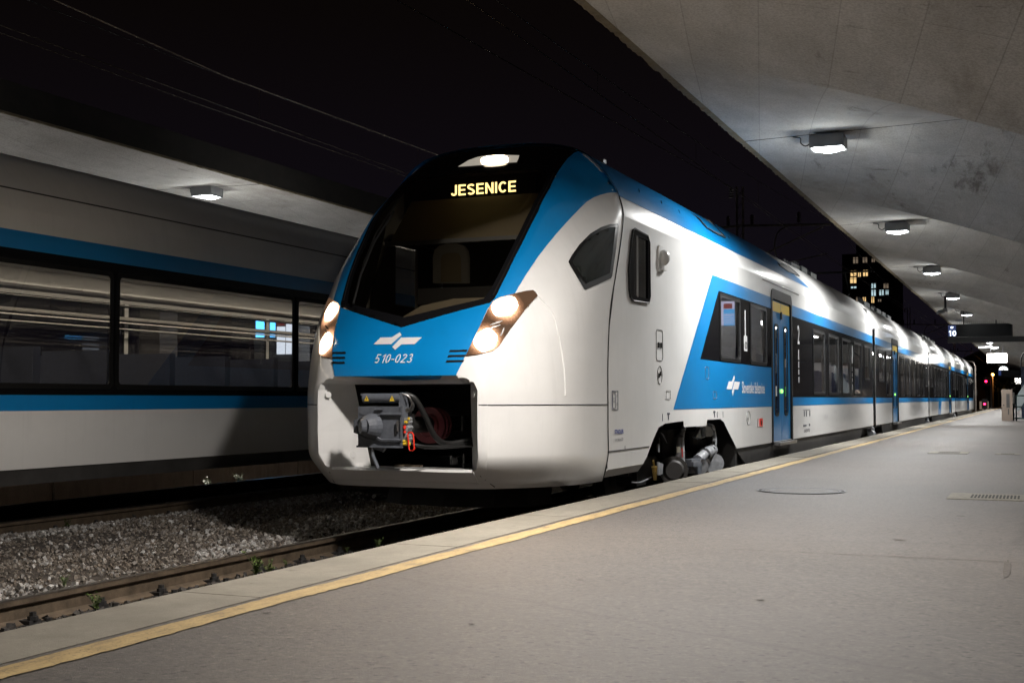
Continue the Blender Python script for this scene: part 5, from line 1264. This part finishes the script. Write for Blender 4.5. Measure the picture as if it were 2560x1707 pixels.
# compartment wall with posters seen through the first windows
g = MB(); g.box((XC - 1.3, 19.35, .6), (XC + 1.3, 19.40, 2.88)); g.build('partition_wall', M['inwall'], T1)
sc = bpy.data.objects.new('information_screen', None); COL.objects.link(sc); sc.parent = T1; sc.location = (0, 0, 0)
def z6(x, y): return (1760 + x / 3.5625, 680 + y / 3.5625)
def rectY(y, p0, p1, mm, name, par):
    a = onY(*p0, y); b = onY(*p1, y); g = MB(); g.box((min(a.x, b.x), y, min(a.z, b.z)), (max(a.x, b.x), y + .01, max(a.z, b.z))); return g.build(name, M[mm], par)
rectY(18.9, z6(138, 262), z6(178, 475), 'screenlav', 'poster', sc); rectY(18.88, z6(174, 282), z6(250, 325), 'screenred', 'header', sc); rectY(18.86, z6(174, 332), z6(272, 475), 'screenblue', 'screen', sc)
rectY(18.9, z6(178, 262), z6(272, 332), 'screenlav', 'poster', sc); rectY(18.85, z6(178, 375), z6(268, 382), 'screenlav', 'text_row', sc)
for k in range(5): rectY(18.85, z6(178, 392 + k * 16), z6(268, 396 + k * 16), 'screenlav', 'text_row', sc)

# second to fourth cars
def gangway(train, y0, y1, cx):
    g = MB()
    for k in range(5):
        y = lerp(y0, y1, (k + .5) / 5); g.box((cx - 1.22, y - (y1 - y0) * .07, .75), (cx + 1.22, y + (y1 - y0) * .07, 3.62))
    g.box((cx - 1.15, y0, .8), (cx + 1.15, y1, 3.5)); gg = g.build('gangway_bellows', M['seam'], train)
    g = MB(); ym = (y0 + y1) / 2
    g.box((cx + 1.18, ym - .22, .80), (cx + 1.34, ym + .22, 1.02)); g.box((cx + 1.22, ym - .10, .30), (cx + 1.30, ym + .10, .80)); g.cyl((cx + 1.3, ym - .3, .58), (cx + 1.3, ym + .35, .50), .07, 12); g.cyl((cx + 1.32, ym - .2, .40), (cx + 1.32, ym + .2, .40), .09, 12)
    g.build('coupling_damper', M['bogiegrey'], gg)
    bogie(train, ym, cx)
def midcar(train, y0, y1, cx, wins, doors, slant=None, interior=True, detail=True):
    st = []
    cuts = doors
    for k, (zs, ze, mm, of) in enumerate(((1.18, 1.325, 'blue', .003), (1.325, 2.71, 'blackgloss', .004), (2.71, 2.90, 'blue', .003))):
        for r in band(y0 + .03, y1 - .03, zs, ze, cuts): st.append((('livery_stripe', 'window_band', 'livery_stripe')[k], r, mm, of))
    if slant:
        a = slant; st.append(('livery_slant', [(a, .615), (a + 1.7, .615), (a + 2.15, 1.18), (a + .45, 1.18)], 'blue', .003)); st.append(('livery_slant', [(a - 1.6, 2.90), (a + 1.0, 2.90), (a + 1.3, 3.14), (a - 1.6, 3.14)], 'blue', .003))
    car(train, y0, y1, cx, wins, doors, {'stripes': st}, interior=interior, detail=detail)
    roof(train, y0, y1, cx); skirt(train, y0 + 1.4, y1 - 1.4, cx)
    if interior: seats(train, y0 + .2, y1 - .2, cx)
gangway(T1, 32.85, 33.40, XC)
W2 = [(34.10, 35.35, 1.74, 2.61), (35.85, 37.15, 1.37, 2.61)] + [(39.75 + 1.87 * k, 41.13 + 1.87 * k, 1.37, 2.61) for k in range(5)] + [(49.15, 50.1, 1.74, 2.61)]
midcar(T1, 33.40, 50.55, XC, W2, [(37.55, 39.1)])
gangway(T1, 50.55, 51.05, XC)
W3 = [(51.6, 52.6, 1.74, 2.61)] + [(53.2 + 1.87 * k, 54.6 + 1.87 * k, 1.37, 2.61) for k in range(5)] + [(66.0, 67.2, 1.74, 2.61)]
midcar(T1, 51.05, 67.85, XC, W3, [(63.0, 64.6)], slant=55.6)
gangway(T1, 67.85, 68.35, XC)
W4 = [(69.0, 70.2, 1.74, 2.61)] + [(70.8 + 1.87 * k, 72.2 + 1.87 * k, 1.37, 2.61) for k in range(4)]
midcar(T1, 68.35, 88.0, XC, W4, [(80.0, 81.6)], interior=False)
nose(T1, flip=100.1)
def nub(y0, y1, n, seed, name='roof_equipment'):
    rnd = random.Random(seed); g = MB()
    for k in range(n):
        y = lerp(y0, y1, k / n); h = rnd.uniform(.10, .22); L_ = (y1 - y0) / n * rnd.uniform(.5, .85)
        g.box((XC - .75, y, 3.90), (XC + .78, y + L_, 3.97 + h * .55)); 
        for q in range(3): g.cyl((XC + .6, y + L_ * (.2 + .3 * q), 3.95), (XC + .6, y + L_ * (.2 + .3 * q), 4.0 + h), .03, 6)
    return g.build(name, M['bogiegrey'], T1)
nub(25.0, 28.5, 3, 1); nub(36.5, 44, 5, 2); nub(56, 64, 5, 3)
g = MB(); g.tube([(XC, 38.0, 4.1), (XC, 39.2, 4.55), (XC, 38.2, 5.1)], .03, 6); g.box((XC - .8, 38.1, 5.08), (XC + .8, 38.3, 5.12)); g.build('pantograph', M['dark'], T1)
g = MB(); g.box((XC + .86, 12.9, 3.90), (XC + .90, 13.0, 3.94)); g.build('roof_fitting', M['steel'], T1)

# ------------------------------------------------------------------ the second train
T2 = thing('passenger_train', 'dim grey white train with blue stripes passing on the left behind the lit one', 'train', (0, 0, 0))
yy = -16.5
for c in range(3):
    y0, y1 = yy, yy + 22.4; wins = []
    dd = [] if c == 1 else [(y0 + 5.2, y0 + 6.8)]
    y = y0 + .7
    while y + 3.5 < y1 - .3:
        if not any(a - .2 < y + 3.5 and y < b + .3 for a, b in dd): wins.append((y, y + 3.50, 1.40, 2.66))
        y += 3.54
    lst = []
    for zs, ze, mm, of, nm in ((1.18, 1.335, 'blue', .003, 'livery_stripe'), (1.335, 2.76, 'blackgloss', .004, 'window_band'), (2.76, 2.94, 'blue', .003, 'livery_stripe')):
        for r in band(y0 + .03, y1 - .03, zs, ze, dd): lst.append((nm, r, mm, of))
    car(T2, y0, y1, XC2, wins, dd, {'stripes': lst}, interior=False, detail=False)
    roof(T2, y0, y1, XC2, zs=.87); g = MB(); g.tube([(XC2 + 1.335, y0 + .1, 3.355), (XC2 + 1.335, y1 - .1, 3.355)], .010, 5); g.build('rain_gutter', M['skirt'], T2); skirt(T2, y0 + .05, y1 - .05, XC2, .05, .05, .455)
    g = MB(); g.box((XC2 - 1.36, y0, .55), (XC2 + 1.36, y1, .60)); g.build('saloon_floor', M['infloor'], T2)
    g = MB(); g.box((XC2 - 1.3, y0, 2.95), (XC2 + 1.3, y1, 3.0)); g.build('saloon_ceiling', M['inwall'], T2)
    g = MB(); g.box((XC2 - .1, y0, 2.93), (XC2 + .1, y1, 2.945)); g.build('ceiling_light', M['warmstrip'], T2)
    for xx in (-1.22, 1.22):
        g = MB(); g.box((XC2 + xx - .12, y0 + .3, 2.40), (XC2 + xx + .12, y1 - .3, 2.43)); g.build('luggage_rack', M['inwall'], T2)
        g = MB(); g.tube([(XC2 + xx * .86, y0 + .3, 2.34), (XC2 + xx * .86, y1 - .3, 2.34)], .014, 6); g.tube([(XC2 + xx * .5, y0 + .3, 2.22), (XC2 + xx * .5, y1 - .3, 2.22)], .014, 6); g.build('grab_rail', M['steel'], T2)
    y = y0 + 1
    while y < y1 - 1:
        g = MB()
        for s in (-1, 1): g.box((XC2 + s * .9 - .45, y, 1.0), (XC2 + s * .9 + .45, y + .1, 1.82)); g.box((XC2 + s * .9 - .45, y - .4, 1.0), (XC2 + s * .9 + .45, y, 1.1))
        g.build('seat_pair', M['seat'], T2); y += 1.06
    bogie(T2, y1 + .3, XC2); gangway(T2, y1, y1 + .5, XC2) if c < 2 else None
    yy = y1 + .5
# lit information screens on the opposite platform, seen through the second train
for px0, px1, py0, py1, lb in ((640, 740, 778, 905, 'ticket machine with a bright blue screen on the opposite platform, glimpsed through the passing train'),):
    Yk = 24.0; a = onY(px0, py0, Yk); b = onY(px1, py1, Yk)
    t = thing('ticket_machine', lb, 'ticket machine', ((a.x + b.x) / 2, Yk, PZ))
    w_ = (b.x - a.x) / 2; top = a.z - PZ + .1
    g = MB(); g.box((-w_ - .05, .02, 0), (w_ + .05, .5, top)); g.build('cabinet', M['lamphouse'], t)
    g = MB(); g.box((-w_, 0, top - .70), (-w_ * .05, .018, top - .12)); g.build('screen', M['ticketblue'], t)
    g = MB(); g.box((w_ * .05, 0, top - .45), (w_ * .4, .018, top - .18)); g.build('header', M['screenred'], t)
    g = MB(); g.box((w_ * .5, 0, top - 1.1), (w_ * .95, .018, top - .1)); g.build('side_panel', M['ticketwhite'], t)
    g = MB(); g.box((w_ * .05, 0, top - 1.1), (w_ * .45, .016, top - .47)); g.build('front_panel', M['ticketwhite'], t)
g = None

# ================================================================== CATENARY
def wire(pts, r, label, m='wire', group='overhead wires'):
    g = MB(); g.tube([Vector(p) for p in pts], r, 5); o = g.build('overhead_wire', M[m]); tag(o, label, 'wire', group); return o
def span(X, z, sag, y0, y1, n=14):
    return [(X, lerp(y0, y1, k / n), z - sag * 4 * (k / n) * (1 - k / n)) for k in range(n + 1)]
MY = [-15.5, 35.9, 88.3, 139.5]
def cat(X, zc_, zm, lab):
    t = thing('overhead_line', 'contact wire with sagging messenger wire and droppers ' + lab, 'wire', (0, 0, 0), 'overhead wires')
    def part(nm, pts, r, m): g = MB(); g.tube([Vector(p) for p in pts], r, 5); return g.build(nm, M[m], t)
    part('contact_wire', [(X + .2, -16, zc_), (X - .2, 35.9, zc_), (X + .2, 88, zc_), (X, 150, zc_)], .007, 'wire')
    pts = []
    for a, b in zip(MY[:-1], MY[1:]): pts += span(X, zm + .35, .75, a, b)[:-1]
    part('messenger_wire', pts + [(X, 139.5, zm + .35)], .006, 'wiredark')
    for a, b in zip(MY[:-1], MY[1:]):
        for k in range(1, 10):
            y = lerp(a, b, k / 10); zt = zm + .35 - .75 * 4 * (k / 10) * (1 - k / 10); part('dropper', [(X, y, zc_), (X, y, zt)], .0035, 'wire')
cat(XC, 5.35, 5.95, 'over the standing train'); cat(XC2, 5.45, 6.25, 'over the passing train')
p0 = Vector((-7.9, 35.9, 7.35))
wire([onX(990, 0, -7.2), onX(1400, 229, -7.5), p0], .008, 'bright feeder wire running down to the head of the nearest mast')
wire([p0, (-7.9, 88.3, 7.1), (-7.9, 139.5, 7.05)], .008, 'feeder wire running on from mast to mast')
wire([onX(0, -60, -9.8), onX(560, 190, -9.9), onX(1100, 390, -10.0), (-10.2, 90, 6.4)], .008, 'bright wire sloping down across the dark sky to the train roof', 'wirebright')
wire([onX(0, 82, -10.6), onX(500, 262, -10.6), onX(1010, 440, -10.6), (-10.6, 90, 5.5)], .006, 'faint lowest wire above the opposite canopy')
def mast(Y, lab):
    t = thing('catenary_mast', lab, 'mast', (-7.9, Y, 0), 'catenary masts between the tracks')
    g = MB()
    for a in (-.09, .09): g.box((a - .025, -.05, -.2), (a + .025, .05, 7.5))
    for k in range(24): z = k * .31; g.tube([(-.09, 0, z), (.09, 0, z + .31)], .012, 4)
    g.build('mast_column', M['mast'], t)
    for s in (1, -1):
        g = MB(); g.tube([(0, 0, 6.35), (s * 2.6, 0, 6.25)], .035, 6); g.tube([(0, 0, 5.2), (s * 2.4, 0, 6.2)], .025, 6); g.tube([(0, 0, 5.35), (s * 1.3, 0, 5.2), (s * 2.5, 0, 5.42)], .018, 6)
        g.tube(smooth_path([(s * 1.4, 0, 6.28), (s * 1.1, 0, 6.1), (s * 1.0, 0, 5.7), (s * 1.05, 0, 5.4)], 5), .022, 6); a = g.build('cantilever_arm', M['mast'], t)
        for x in (.35, 1.7, 2.55):
            g = MB(); g.cyl((s * x, 0, 6.34), (s * x, 0, 6.66), .03, 8)
            for k in range(4): g.cyl((s * x, 0, 6.38 + k * .07), (s * x, 0, 6.42 + k * .07), .07, 10, .045)
            g.build('insulator', M['insul'], a)
    g = MB()
    for k in range(4): g.cyl((-.25, 0, 7.2 + k * .07), (-.25, 0, 7.24 + k * .07), .08, 10, .05)
    g.build('top_insulator', M['insul'], t)
    return t
mast(MY[1], 'tall catenary mast rising above the roof of the first carriage')
mast(MY[2], 'smaller catenary mast behind the second carriage roof'); mast(MY[3], 'distant catenary mast above the far end of the train')

# ================================================================== PLATFORM OBJECTS
def manhole():
    c = onZ(2003, 1227, PZ); t = thing('manhole_cover', 'round cast iron manhole cover flush in the asphalt', 'manhole', (c.x, c.y, PZ))
    g = MB(); 
    for r0, r1, z in ((.41, .392, .007), (.365, .345, .007), (.29, .255, .0075)):
        n = 48
        for k in range(n):
            a = 2 * math.pi * k / n; b = 2 * math.pi * (k + 1) / n; jr = .006 * math.sin(k * 7.3)
            q = [(r1 * math.cos(a), r1 * math.sin(a)), ((r0 + jr) * math.cos(a), (r0 + jr) * math.sin(a)), ((r0 + jr) * math.cos(b), (r0 + jr) * math.sin(b)), (r1 * math.cos(b), r1 * math.sin(b))]
            g.add([(x, y, z) for x, y in q], [(0, 1, 2, 3)])
    g.build('rim', M['iron'], t)
    g = MB(); g.cyl((0, 0, .001), (0, 0, .0045), .40, 40); g.build('dark_gap', M['joint'], t)
    g = MB(); g.cyl((0, 0, .002), (0, 0, .0065), .253, 40); g.build('lid', M['asphalt'], t)
    g = MB(); g.cyl((0, 0, .002), (0, 0, .0055), .338, 40); g.build('ring_fill', M['asphalt'], t)
manhole()
def grate(px0, py0, px1, py1, lb, inner=True):
    a = onZ(px0, py1, PZ); b = onZ(px1, py1, PZ); c = onZ(px0, py0, PZ); L_ = b.x - a.x; D_ = max(.25, c.y - a.y)
    t = thing('drain_grate', lb, 'drain', ((a.x + b.x) / 2, a.y + D_ / 2, PZ), 'drains in the platform')
    w = L_ / 2; d = D_ / 2
    g = MB(); g.box((-w, -d, .001), (w, d, .006)); g.build('frame', M['grate'], t)
    g = MB()
    n = int(L_ / .05)
    for k in range(n):
        x = -w * .5 + L_ * .55 * k / n; g.box((x, -d * .5, .006), (x + L_ * .3 / n, d * .5, .009))
    g.build('bars', M['joint'], t)
grate(2366, 1232, 2600, 1247, 'large drain grate in a pale frame at the right edge of the platform'); grate(2318, 1128, 2420, 1133.5, 'middle distance drain grate across the platform'); grate(2487, 1133, 2550, 1136, 'small thin drain grate farther right on the platform')

def board(px0, px1, py0, py1, pyb, label, digits):
    D_ = 2.05 * F / (996 - pyb); Y = D_ / .9213 * .985
    a = onY(px0, py0, Y); b = onY(px1, py1, Y); t = thing('departure_board', label, 'sign', ((a.x + b.x) / 2, Y, b.z), 'hanging departure boards')
    w = (b.x - a.x) / 2; h = a.z - b.z
    g = MB(); g.box((-w, .02, 0), (w, .16, h)); g.build('casing', M['boardframe'], t)
    g = MB(); g.box((-w * .99, .008, .02), (w * .97, .019, h - .03)); g.build('display_face', M['board'], t)
    g = MB(); g.box((-w * .985, .001, .03), (-w * .74, .007, h - .04)); nb_ = g.build('number_panel', M['signblue'], t)
    if digits:
        for s_, sz, zz in (('10', h * .5, h * .30), ('tir', h * .24, h * .76)):
            v_, f_ = strokes(s_, sz * .85, .14, .22, 1.15) if s_ == '10' else text2d(s_, sz, 0, .004); mesh_obj('platform_number', [(-w * .862 + p, -.002, zz + q) for p, q in v_], f_, M['signdigit'], nb_)
    g = MB(); g.box((-w, -.05, -.20), (w + 2.2, .20, -.01)); g.build('support_beam', M['boardframe'], t)
    g = MB()
    for k in range(2): g.tube([(-w * .5 + k * w, .08, h), (-w * .5 + k * w, .08, h + .9)], .02, 6)
    g.build('hanger', M['boardframe'], t)
    if digits:
        g = MB()
        for k in range(26): x = -w * .7 + k * w * 1.6 / 26; g.tube([(x, .1, h), (x, .1, h + .10)], .006, 4)
        g.build('bird_spikes', M['joint'], t)
    return t
board(2369, 2532, 811, 840, 853, 'large black departure board with the platform number 10 lit at its left end', True)
board(2495.5, 2551, 925, 938.5, 942, 'small second departure board farther along, below the half round clock', False)
# backlit light boxes
def lightbox(px0, px1, py0, py1, zb, label, stem=False):
    D_ = (zb - 1.3) * F / (996 - py1); Y = D_ / .9213 * .99; a = onY(px0, py0, Y); b = onY(px1, py1, Y)
    t = thing('light_box_sign', label, 'sign', ((a.x + b.x) / 2, Y, b.z), 'glowing light boxes'); w = (b.x - a.x) / 2; h = a.z - b.z
    g = MB(); g.box((-w, .03, 0), (w, .22, h)); g.build('casing', M['boardframe'], t)
    g = MB(); g.box((-w * .98, 0, .02), (w * .98, .028, h - .02)); g.build('lit_face', M['signwhite'], t)
    g = MB(); g.box((w - .002, .05, .03), (w + .004, .2, h - .03)); g.box((-w - .004, .05, .03), (-w + .002, .2, h - .03)); g.build('lit_side', M['signwhite'], t)
    g = MB()
    if stem: g.tube([(0, .1, 0), (0, .1, -(b.z - PZ))], .05, 8)
    else:
        for s in (-.6, .6): g.tube([(w * s, .1, h), (w * s, .1, h + 1.2)], .015, 6)
    g.build('rod', M['boardframe'], t); return t
lightbox(2467, 2518, 883, 907, 3.3, 'large overexposed white light box hanging over the platform')
lightbox(2537, 2552, 945, 959, 3.2, 'small square glowing light box on a pole at the right edge', True)
# clock
Yc = 134.0; c = onY(2508.6, 926, Yc); t = thing('station_clock', 'round white lit station clock half hidden behind the small departure board', 'clock', tuple(c))
g = MB(); g.cyl((0, 0, 0), (0, .12, 0), .47, 32); g.build('case', M['boardframe'], t)
g = MB(); g.cyl((0, -.01, 0), (0, -.002, 0), .44, 32); fc = g.build('face', M['cyanbox'], t)
g = MB()
for k in range(12): a = k * math.pi / 6; g.box((math.sin(a) * .28 - .012, -.016, math.cos(a) * .28 - .03), (math.sin(a) * .28 + .012, -.012, math.cos(a) * .28 + .03))
g.tube([(0, -.02, 0), (-.10, -.02, .17)], .012, 4); g.tube([(0, -.02, 0), (.15, -.02, .2)], .009, 4); g.build('hands', M['joint'], fc)
g = MB(); g.tube([(0, .06, .36), (0, .06, 1.3)], .02, 6); g.build('hanger', M['boardframe'], t)
# hanging dome camera beside fourth lamp, bright double lamp
p = onX(2357, 778, -2.6); Yk = 38.5; c = onY(2358, 776, Yk); t = thing('security_camera', 'security camera on a drop rod next to the fourth box lamp', 'camera', (c.x, Yk, c.z))
g = MB(); g.tube([(0.06, 0, .0), (.06, 0, .42)], .03, 8); g.build('drop_rod', M['joint'], t); g = MB(); g.cyl((.02, 0, -.02), (-.16, -.1, -.07), .055, 10); g.box((.0, -.05, -.05), (.12, .05, .06)); g.build('camera_body', M['lamphouse'], t)
Yk = 58.0; c = onY(2472, 869, Yk); t = thing('platform_luminaire', 'thin bright luminaire hung on a rod above the big light box', 'lamp', tuple(c))
g = MB(); g.box((-.42, -.05, -.02), (-.12, .05, .05)); g.box((.10, -.05, -.04), (.40, .05, .03)); g.box((-.15, -.05, .0), (.15, .05, .08)); g.build('tube', M['cyanbox'], t); g = MB(); g.tube([(0, 0, .05), (0, 0, 1.0)], .015, 6); g.build('rod', M['boardframe'], t)
# concrete post with recessed panel
Yk = (1.30 - PZ) * F / (1051.5 - 996) / .9213 * .985; a = onY(2503, 973, Yk); b = onY(2532, 1051.5, Yk); w_ = b.x - a.x
t = thing('concrete_pillar', 'waist high rectangular concrete pillar at the head of the underpass stairs', 'pillar', ((a.x + b.x) / 2, Yk, PZ)); h_ = a.z - PZ
g = MB(); g.box((-w_ / 2, 0, 0), (w_ / 2, .35, h_)); g.build('block', M['postconc'], t)
g = MB(); g.box((-.02, -.006, h_ * .42), (.10, .0, h_ * .86)); g.cyl((-.12, -.006, h_ * .5), (-.12, 0, h_ * .5), .03, 10); g.box((.03, -.006, h_ * .2), (.07, .0, h_ * .38)); g.build('recessed_panel', M['skirt'], t)
# railing beside it
a = onY(2540, 990, Yk + .3); t = thing('stair_railing', 'dark green tubular railing round the underpass stairs', 'railing', (a.x, Yk + .3, PZ))
g = MB(); 
for dx in (-.10, .0, .42, .8): g.tube([(dx, 0, 0), (dx, 0, h_ * .80)], .03, 6)
for z in (.10, .55, h_ * .8): g.tube([(-.10, 0, z), (1.2, 0, z)], .025, 6)
g.build('rails', M['greenrail'], t); g = MB(); g.box((-.18, -.04, h_ * .55), (-.06, .04, h_ * .9)); g.build('lock_box', M['steel'], t)
# sloping stair roof side and blue clad column
Yk2 = Yk + 2; t = thing('stair_parapet', 'sloping pale grey side panel of the underpass stair beside the blue column', 'parapet', (0, Yk2, PZ))
pp = [onY(2539, 993, Yk2), onY(2562, 958, Yk2), onY(2600, 905, Yk2), onY(2600, 945, Yk2), onY(2563, 1001, Yk2), onY(2544, 1030, Yk2)]
g = MB(); g.prism([(p.x, p.z - PZ) for p in pp], lambda a_, b_: (a_, 0, b_), (0, .12, 0)); g.build('sloping_panel', M['stair'], t)
a = onY(2552, 916, Yk2 + 3); t = thing('clad_column', 'dark blue clad column at the right edge behind the sloping stair panel', 'column', (a.x + .5, Yk2 + 3, PZ))
g = MB(); g.box((-.5, 0, 0), (.6, .5, a.z - PZ)); g.build('cladding', M['bluepanel'], t)
g = MB(); g.tube(smooth_path([(-.5, .1, a.z - PZ), (-.42, .1, a.z - PZ + .5), (0, .1, a.z - PZ + .8)], 5), .03, 6); g.build('pipe', M['boardframe'], t)

# ================================================================== BACKGROUND
def lamp_post(px, ptop, pbase, Y, label, m, r, cat='street lamp', grp='orange street lamps at the end of the platform', arm=0):
    c = onY(px, ptop, Y); t = thing('street_lamp', label, cat, (c.x, Y, 0), grp)
    g = MB(); g.cyl((0, 0, 0), (0, 0, c.z), .10, 8, .06); g.build('pole', M['mast'], t)
    bm = bmesh.new(); bmesh.ops.create_uvsphere(bm, u_segments=12, v_segments=8, radius=r, matrix=Matrix.Translation((arm, -.1, c.z))); me = bpy.data.meshes.new('lamp_globe'); bm.to_mesh(me); bm.free(); me.materials.append(M[m]); link(bpy.data.objects.new('lamp_globe', me), t)
    ld = bpy.data.lights.new('lamp_light', 'POINT'); ld.energy = 140; ld.color = (1, .42, .10); ld.shadow_soft_size = r; lo = bpy.data.objects.new('lamp_light', ld); COL.objects.link(lo); lo.parent = t; lo.location = (arm, -.6, c.z - .2)
lamp_post(2481.8, 936.5, 1010, 150, 'taller orange street lamp on a slim pole beyond the platform end', 'orangelamp', .16)
lamp_post(2447, 963, 1005, 170, 'lower orange street lamp behind the dark shelter roof', 'orangelamp', .10)
def signal(px, py, Y, label, r=.10, low=False):
    c = onY(px, py, Y); t = thing('railway_signal', label, 'signal', (c.x, Y, 0), 'red railway signals')
    g = MB(); g.cyl((.42 if not low else 0, .1, 0), (.42 if not low else 0, .1, c.z + (.6 if not low else 0)), .09, 8); g.build('post', M['mast'], t)
    g = MB(); g.box((-.22, 0, c.z - .4), (.22, .18, c.z + .4)); 
    if not low: g.box((.1, .05, c.z - .06), (.5, .12, c.z + .06))
    g.build('signal_head', M['blackpaint'], t)
    g = MB(); g.cyl((0, -.06, c.z), (0, -.005, c.z), r, 16); g.build('red_light', M['redlamp'], t)
signal(2465, 953, 120, 'red main signal high on its post'); signal(2461.5, 1009.6, 110, 'low red signal lamp near the ground', .085, True)
c = onY(2437.5, 981, 95); t = thing('stop_board', 'white letter S on a small black board at the end of the track', 'sign', (c.x, 95, 0))
g = MB(); g.cyl((0, 0, 0), (0, 0, c.z), .04, 8); g.build('post', M['mast'], t); g = MB(); g.box((-.16, -.03, c.z - .22), (.16, 0, c.z + .22)); b_ = g.build('board', M['blackpaint'], t)
v_, f_ = text2d('S', .34, 0, .01); mesh_obj('letter', [(p, -.034, c.z + q) for p, q in v_], f_, emit('glowing_letter', (.8, .8, .8), .35), b_)  # letter glows by emission in place of reflected light
c = onY(2424.5, 960, 100)
for px, lb in ((2430, 'thin dark lamp standard right behind the tail of the train'),):
    c = onY(2436.8, 915, 92); t = thing('light_standard', lb, 'pole', (c.x, 92, 0)); g = MB(); g.cyl((0, 0, 0), (0, 0, c.z), .07, 8); g.tube(smooth_path([(0, 0, c.z), (-.2, 0, c.z + .3), (-1.0, 0, c.z + .35)], 4), .05, 6); g.build('pole', M['mast'], t)
# shelter and low building lit by the orange lamps
def block(p0, p1, Y, d, name, label, cat, m, wins=(), h0=-.2):
    a = onY(*p0, Y); b = onY(*p1, Y); t = thing(name, label, cat, ((a.x + b.x) / 2, Y, 0)); w = (b.x - a.x) / 2
    g = MB(); g.box((-w, 0, h0), (w, d, a.z)); g.build('walls', M[m], t)
    return t, w, a.z
t, w, h = block((2440, 974), (2464, 1004), 160, 10, 'station_hut', 'low dark hut with a lit gable between the signals', 'hut', 'building2')
g = MB(); g.prism([(-w - .3, h), (w * .2, h), (-w * .4, h + 1.6)], lambda a, b: (a, -.1, b), (0, 8, 0)); g.build('gable_roof', M['winwarm'] if False else M['building2'], t)
for x in (-.3, .35): 
    g = MB(); g.box((w * x, -.03, h - 2.6), (w * x + .7, -.01, h - 1.4)); g.build('window', M['windim'], t)
# apartment tower with individually lit windows
YT = 300.0
a = onY(2105, 636, YT); b = onY(2240, 830, YT); t = thing('apartment_tower', 'dark apartment tower with a few yellow and pale blue lit windows', 'building', ((a.x + b.x) / 2, YT, 0)); tx = (a.x + b.x) / 2; w = (b.x - a.x) / 2
g = MB(); g.box((-w, 0, -1), (w, 18, a.z)); g.box((-w * .5, 2, a.z), (w * .3, 12, a.z + 2.5)); g.build('walls', M['building'], t)
lit = [(260, 298, 200, 245, 'windim'), (335, 370, 200, 240, 'windim'), (405, 430, 205, 236, 'windim'), (240, 285, 305, 345, 'winwarm'), (298, 320, 305, 350, 'winwarm'), (338, 375, 300, 345, 'winwarm'), (237, 285, 358, 400, 'winwarm'), (243, 285, 428, 440, 'wincool'),
       (403, 437, 405, 440, 'wincool'), (403, 437, 455, 500, 'wincool'), (465, 500, 455, 495, 'wincool'), (515, 537, 455, 490, 'wincool'), (498, 537, 405, 440, 'windim'), (283, 315, 512, 550, 'windim'), (335, 360, 512, 555, 'winwarm'), (403, 425, 510, 555, 'winwarm'), (455, 480, 528, 545, 'windim')]
for x0, x1, y0, y1, mm in lit:
    p = onY(*z5(x0, y0), YT); q = onY(*z5(x1, y1), YT); g = MB(); g.box((p.x - tx, -.06, q.z), (q.x - tx, -.03, p.z)); f = g.build('window', M[mm], t)
    g = MB(); xm = (p.x + q.x) / 2 - tx
    g.box((xm - .08, -.10, q.z), (xm + .08, -.07, p.z)); g.box((p.x - tx, -.10, (p.z + q.z) / 2 + .3), (q.x - tx, -.07, (p.z + q.z) / 2 + .42)); g.build('mullion', M['building'], f)
for k in range(6):
    for j in range(4):
        x = -w + 2 + j * w * .5; z = a.z - 3.2 - k * 3.4; 
        if (k + j) % 2: g = MB(); g.box((x, -.05, z - 1.4), (x + 1.8, -.02, z)); g.build('window', M['winoff'], t)
# dark houses and trees beyond the platform end
rnd = random.Random(11)
for k, (x, Y, w_, h_) in enumerate(((-60, 260, 22, 12), (-22, 240, 16, 9), (-6, 230, 12, 8), (12, 250, 18, 11))):
    nm = ('broad dark house block left of the tower foot', 'dark low house straight beyond the train tail', 'dark house behind the red signals', 'dark house hidden behind the right canopy')[k]
    t = thing('house', nm, 'house', (x, Y, 0)); g = MB(); g.box((-w_ / 2, 0, -1), (w_ / 2, 10, h_)); g.build('walls', M['building'], t)
    g = MB(); g.prism([(-w_ / 2 - .5, h_), (w_ / 2 + .5, h_), (0, h_ + 3)], lambda a, b: (a, 0, b), (0, 10, 0)); g.build('roof', M['building'], t)
for k, (px, Y, h_) in enumerate(((2475, 190, 7), (2497, 180, 8), (2512, 170, 6))):
    c = onY(px, 996, Y); t = thing('tree', ('night dark tree left of the orange lamp pole', 'dim tree just left of the concrete pillar', 'low dim tree behind the concrete pillar')[k], 'tree', (c.x, Y, 0), 'dark trees past the platform')
    g = MB(); g.cyl((0, 0, -.2), (0, 0, h_ * .5), .16, 7, .08); 
    for q in range(5): a_ = q * 1.3; g.tube([(0, 0, h_ * .35), (math.cos(a_) * 1.1, math.sin(a_) * 1.1, h_ * .7)], .05, 5)
    g.build('trunk', M['stem'], t); g = MB()
    for q in range(1800):
        r = 1.9 * rnd.random() ** .4; a_ = rnd.uniform(0, 6.28); e = rnd.uniform(-1, 1); p = Vector((r * math.cos(a_) * math.sqrt(1 - e * e) * (1 + .3 * math.sin(a_ * 3)), r * math.sin(a_) * math.sqrt(1 - e * e), h_ * .68 + r * e * 1.1)); d = Vector((rnd.uniform(-1, 1), rnd.uniform(-1, 1), rnd.uniform(-1, 1))).normalized() * .12; q_ = d.orthogonal() * .7
        g.add([p, p + d + q_, p + d * 2, p + d - q_], [(0, 1, 2, 3)])
    g.build('crown', M['tree'], t)
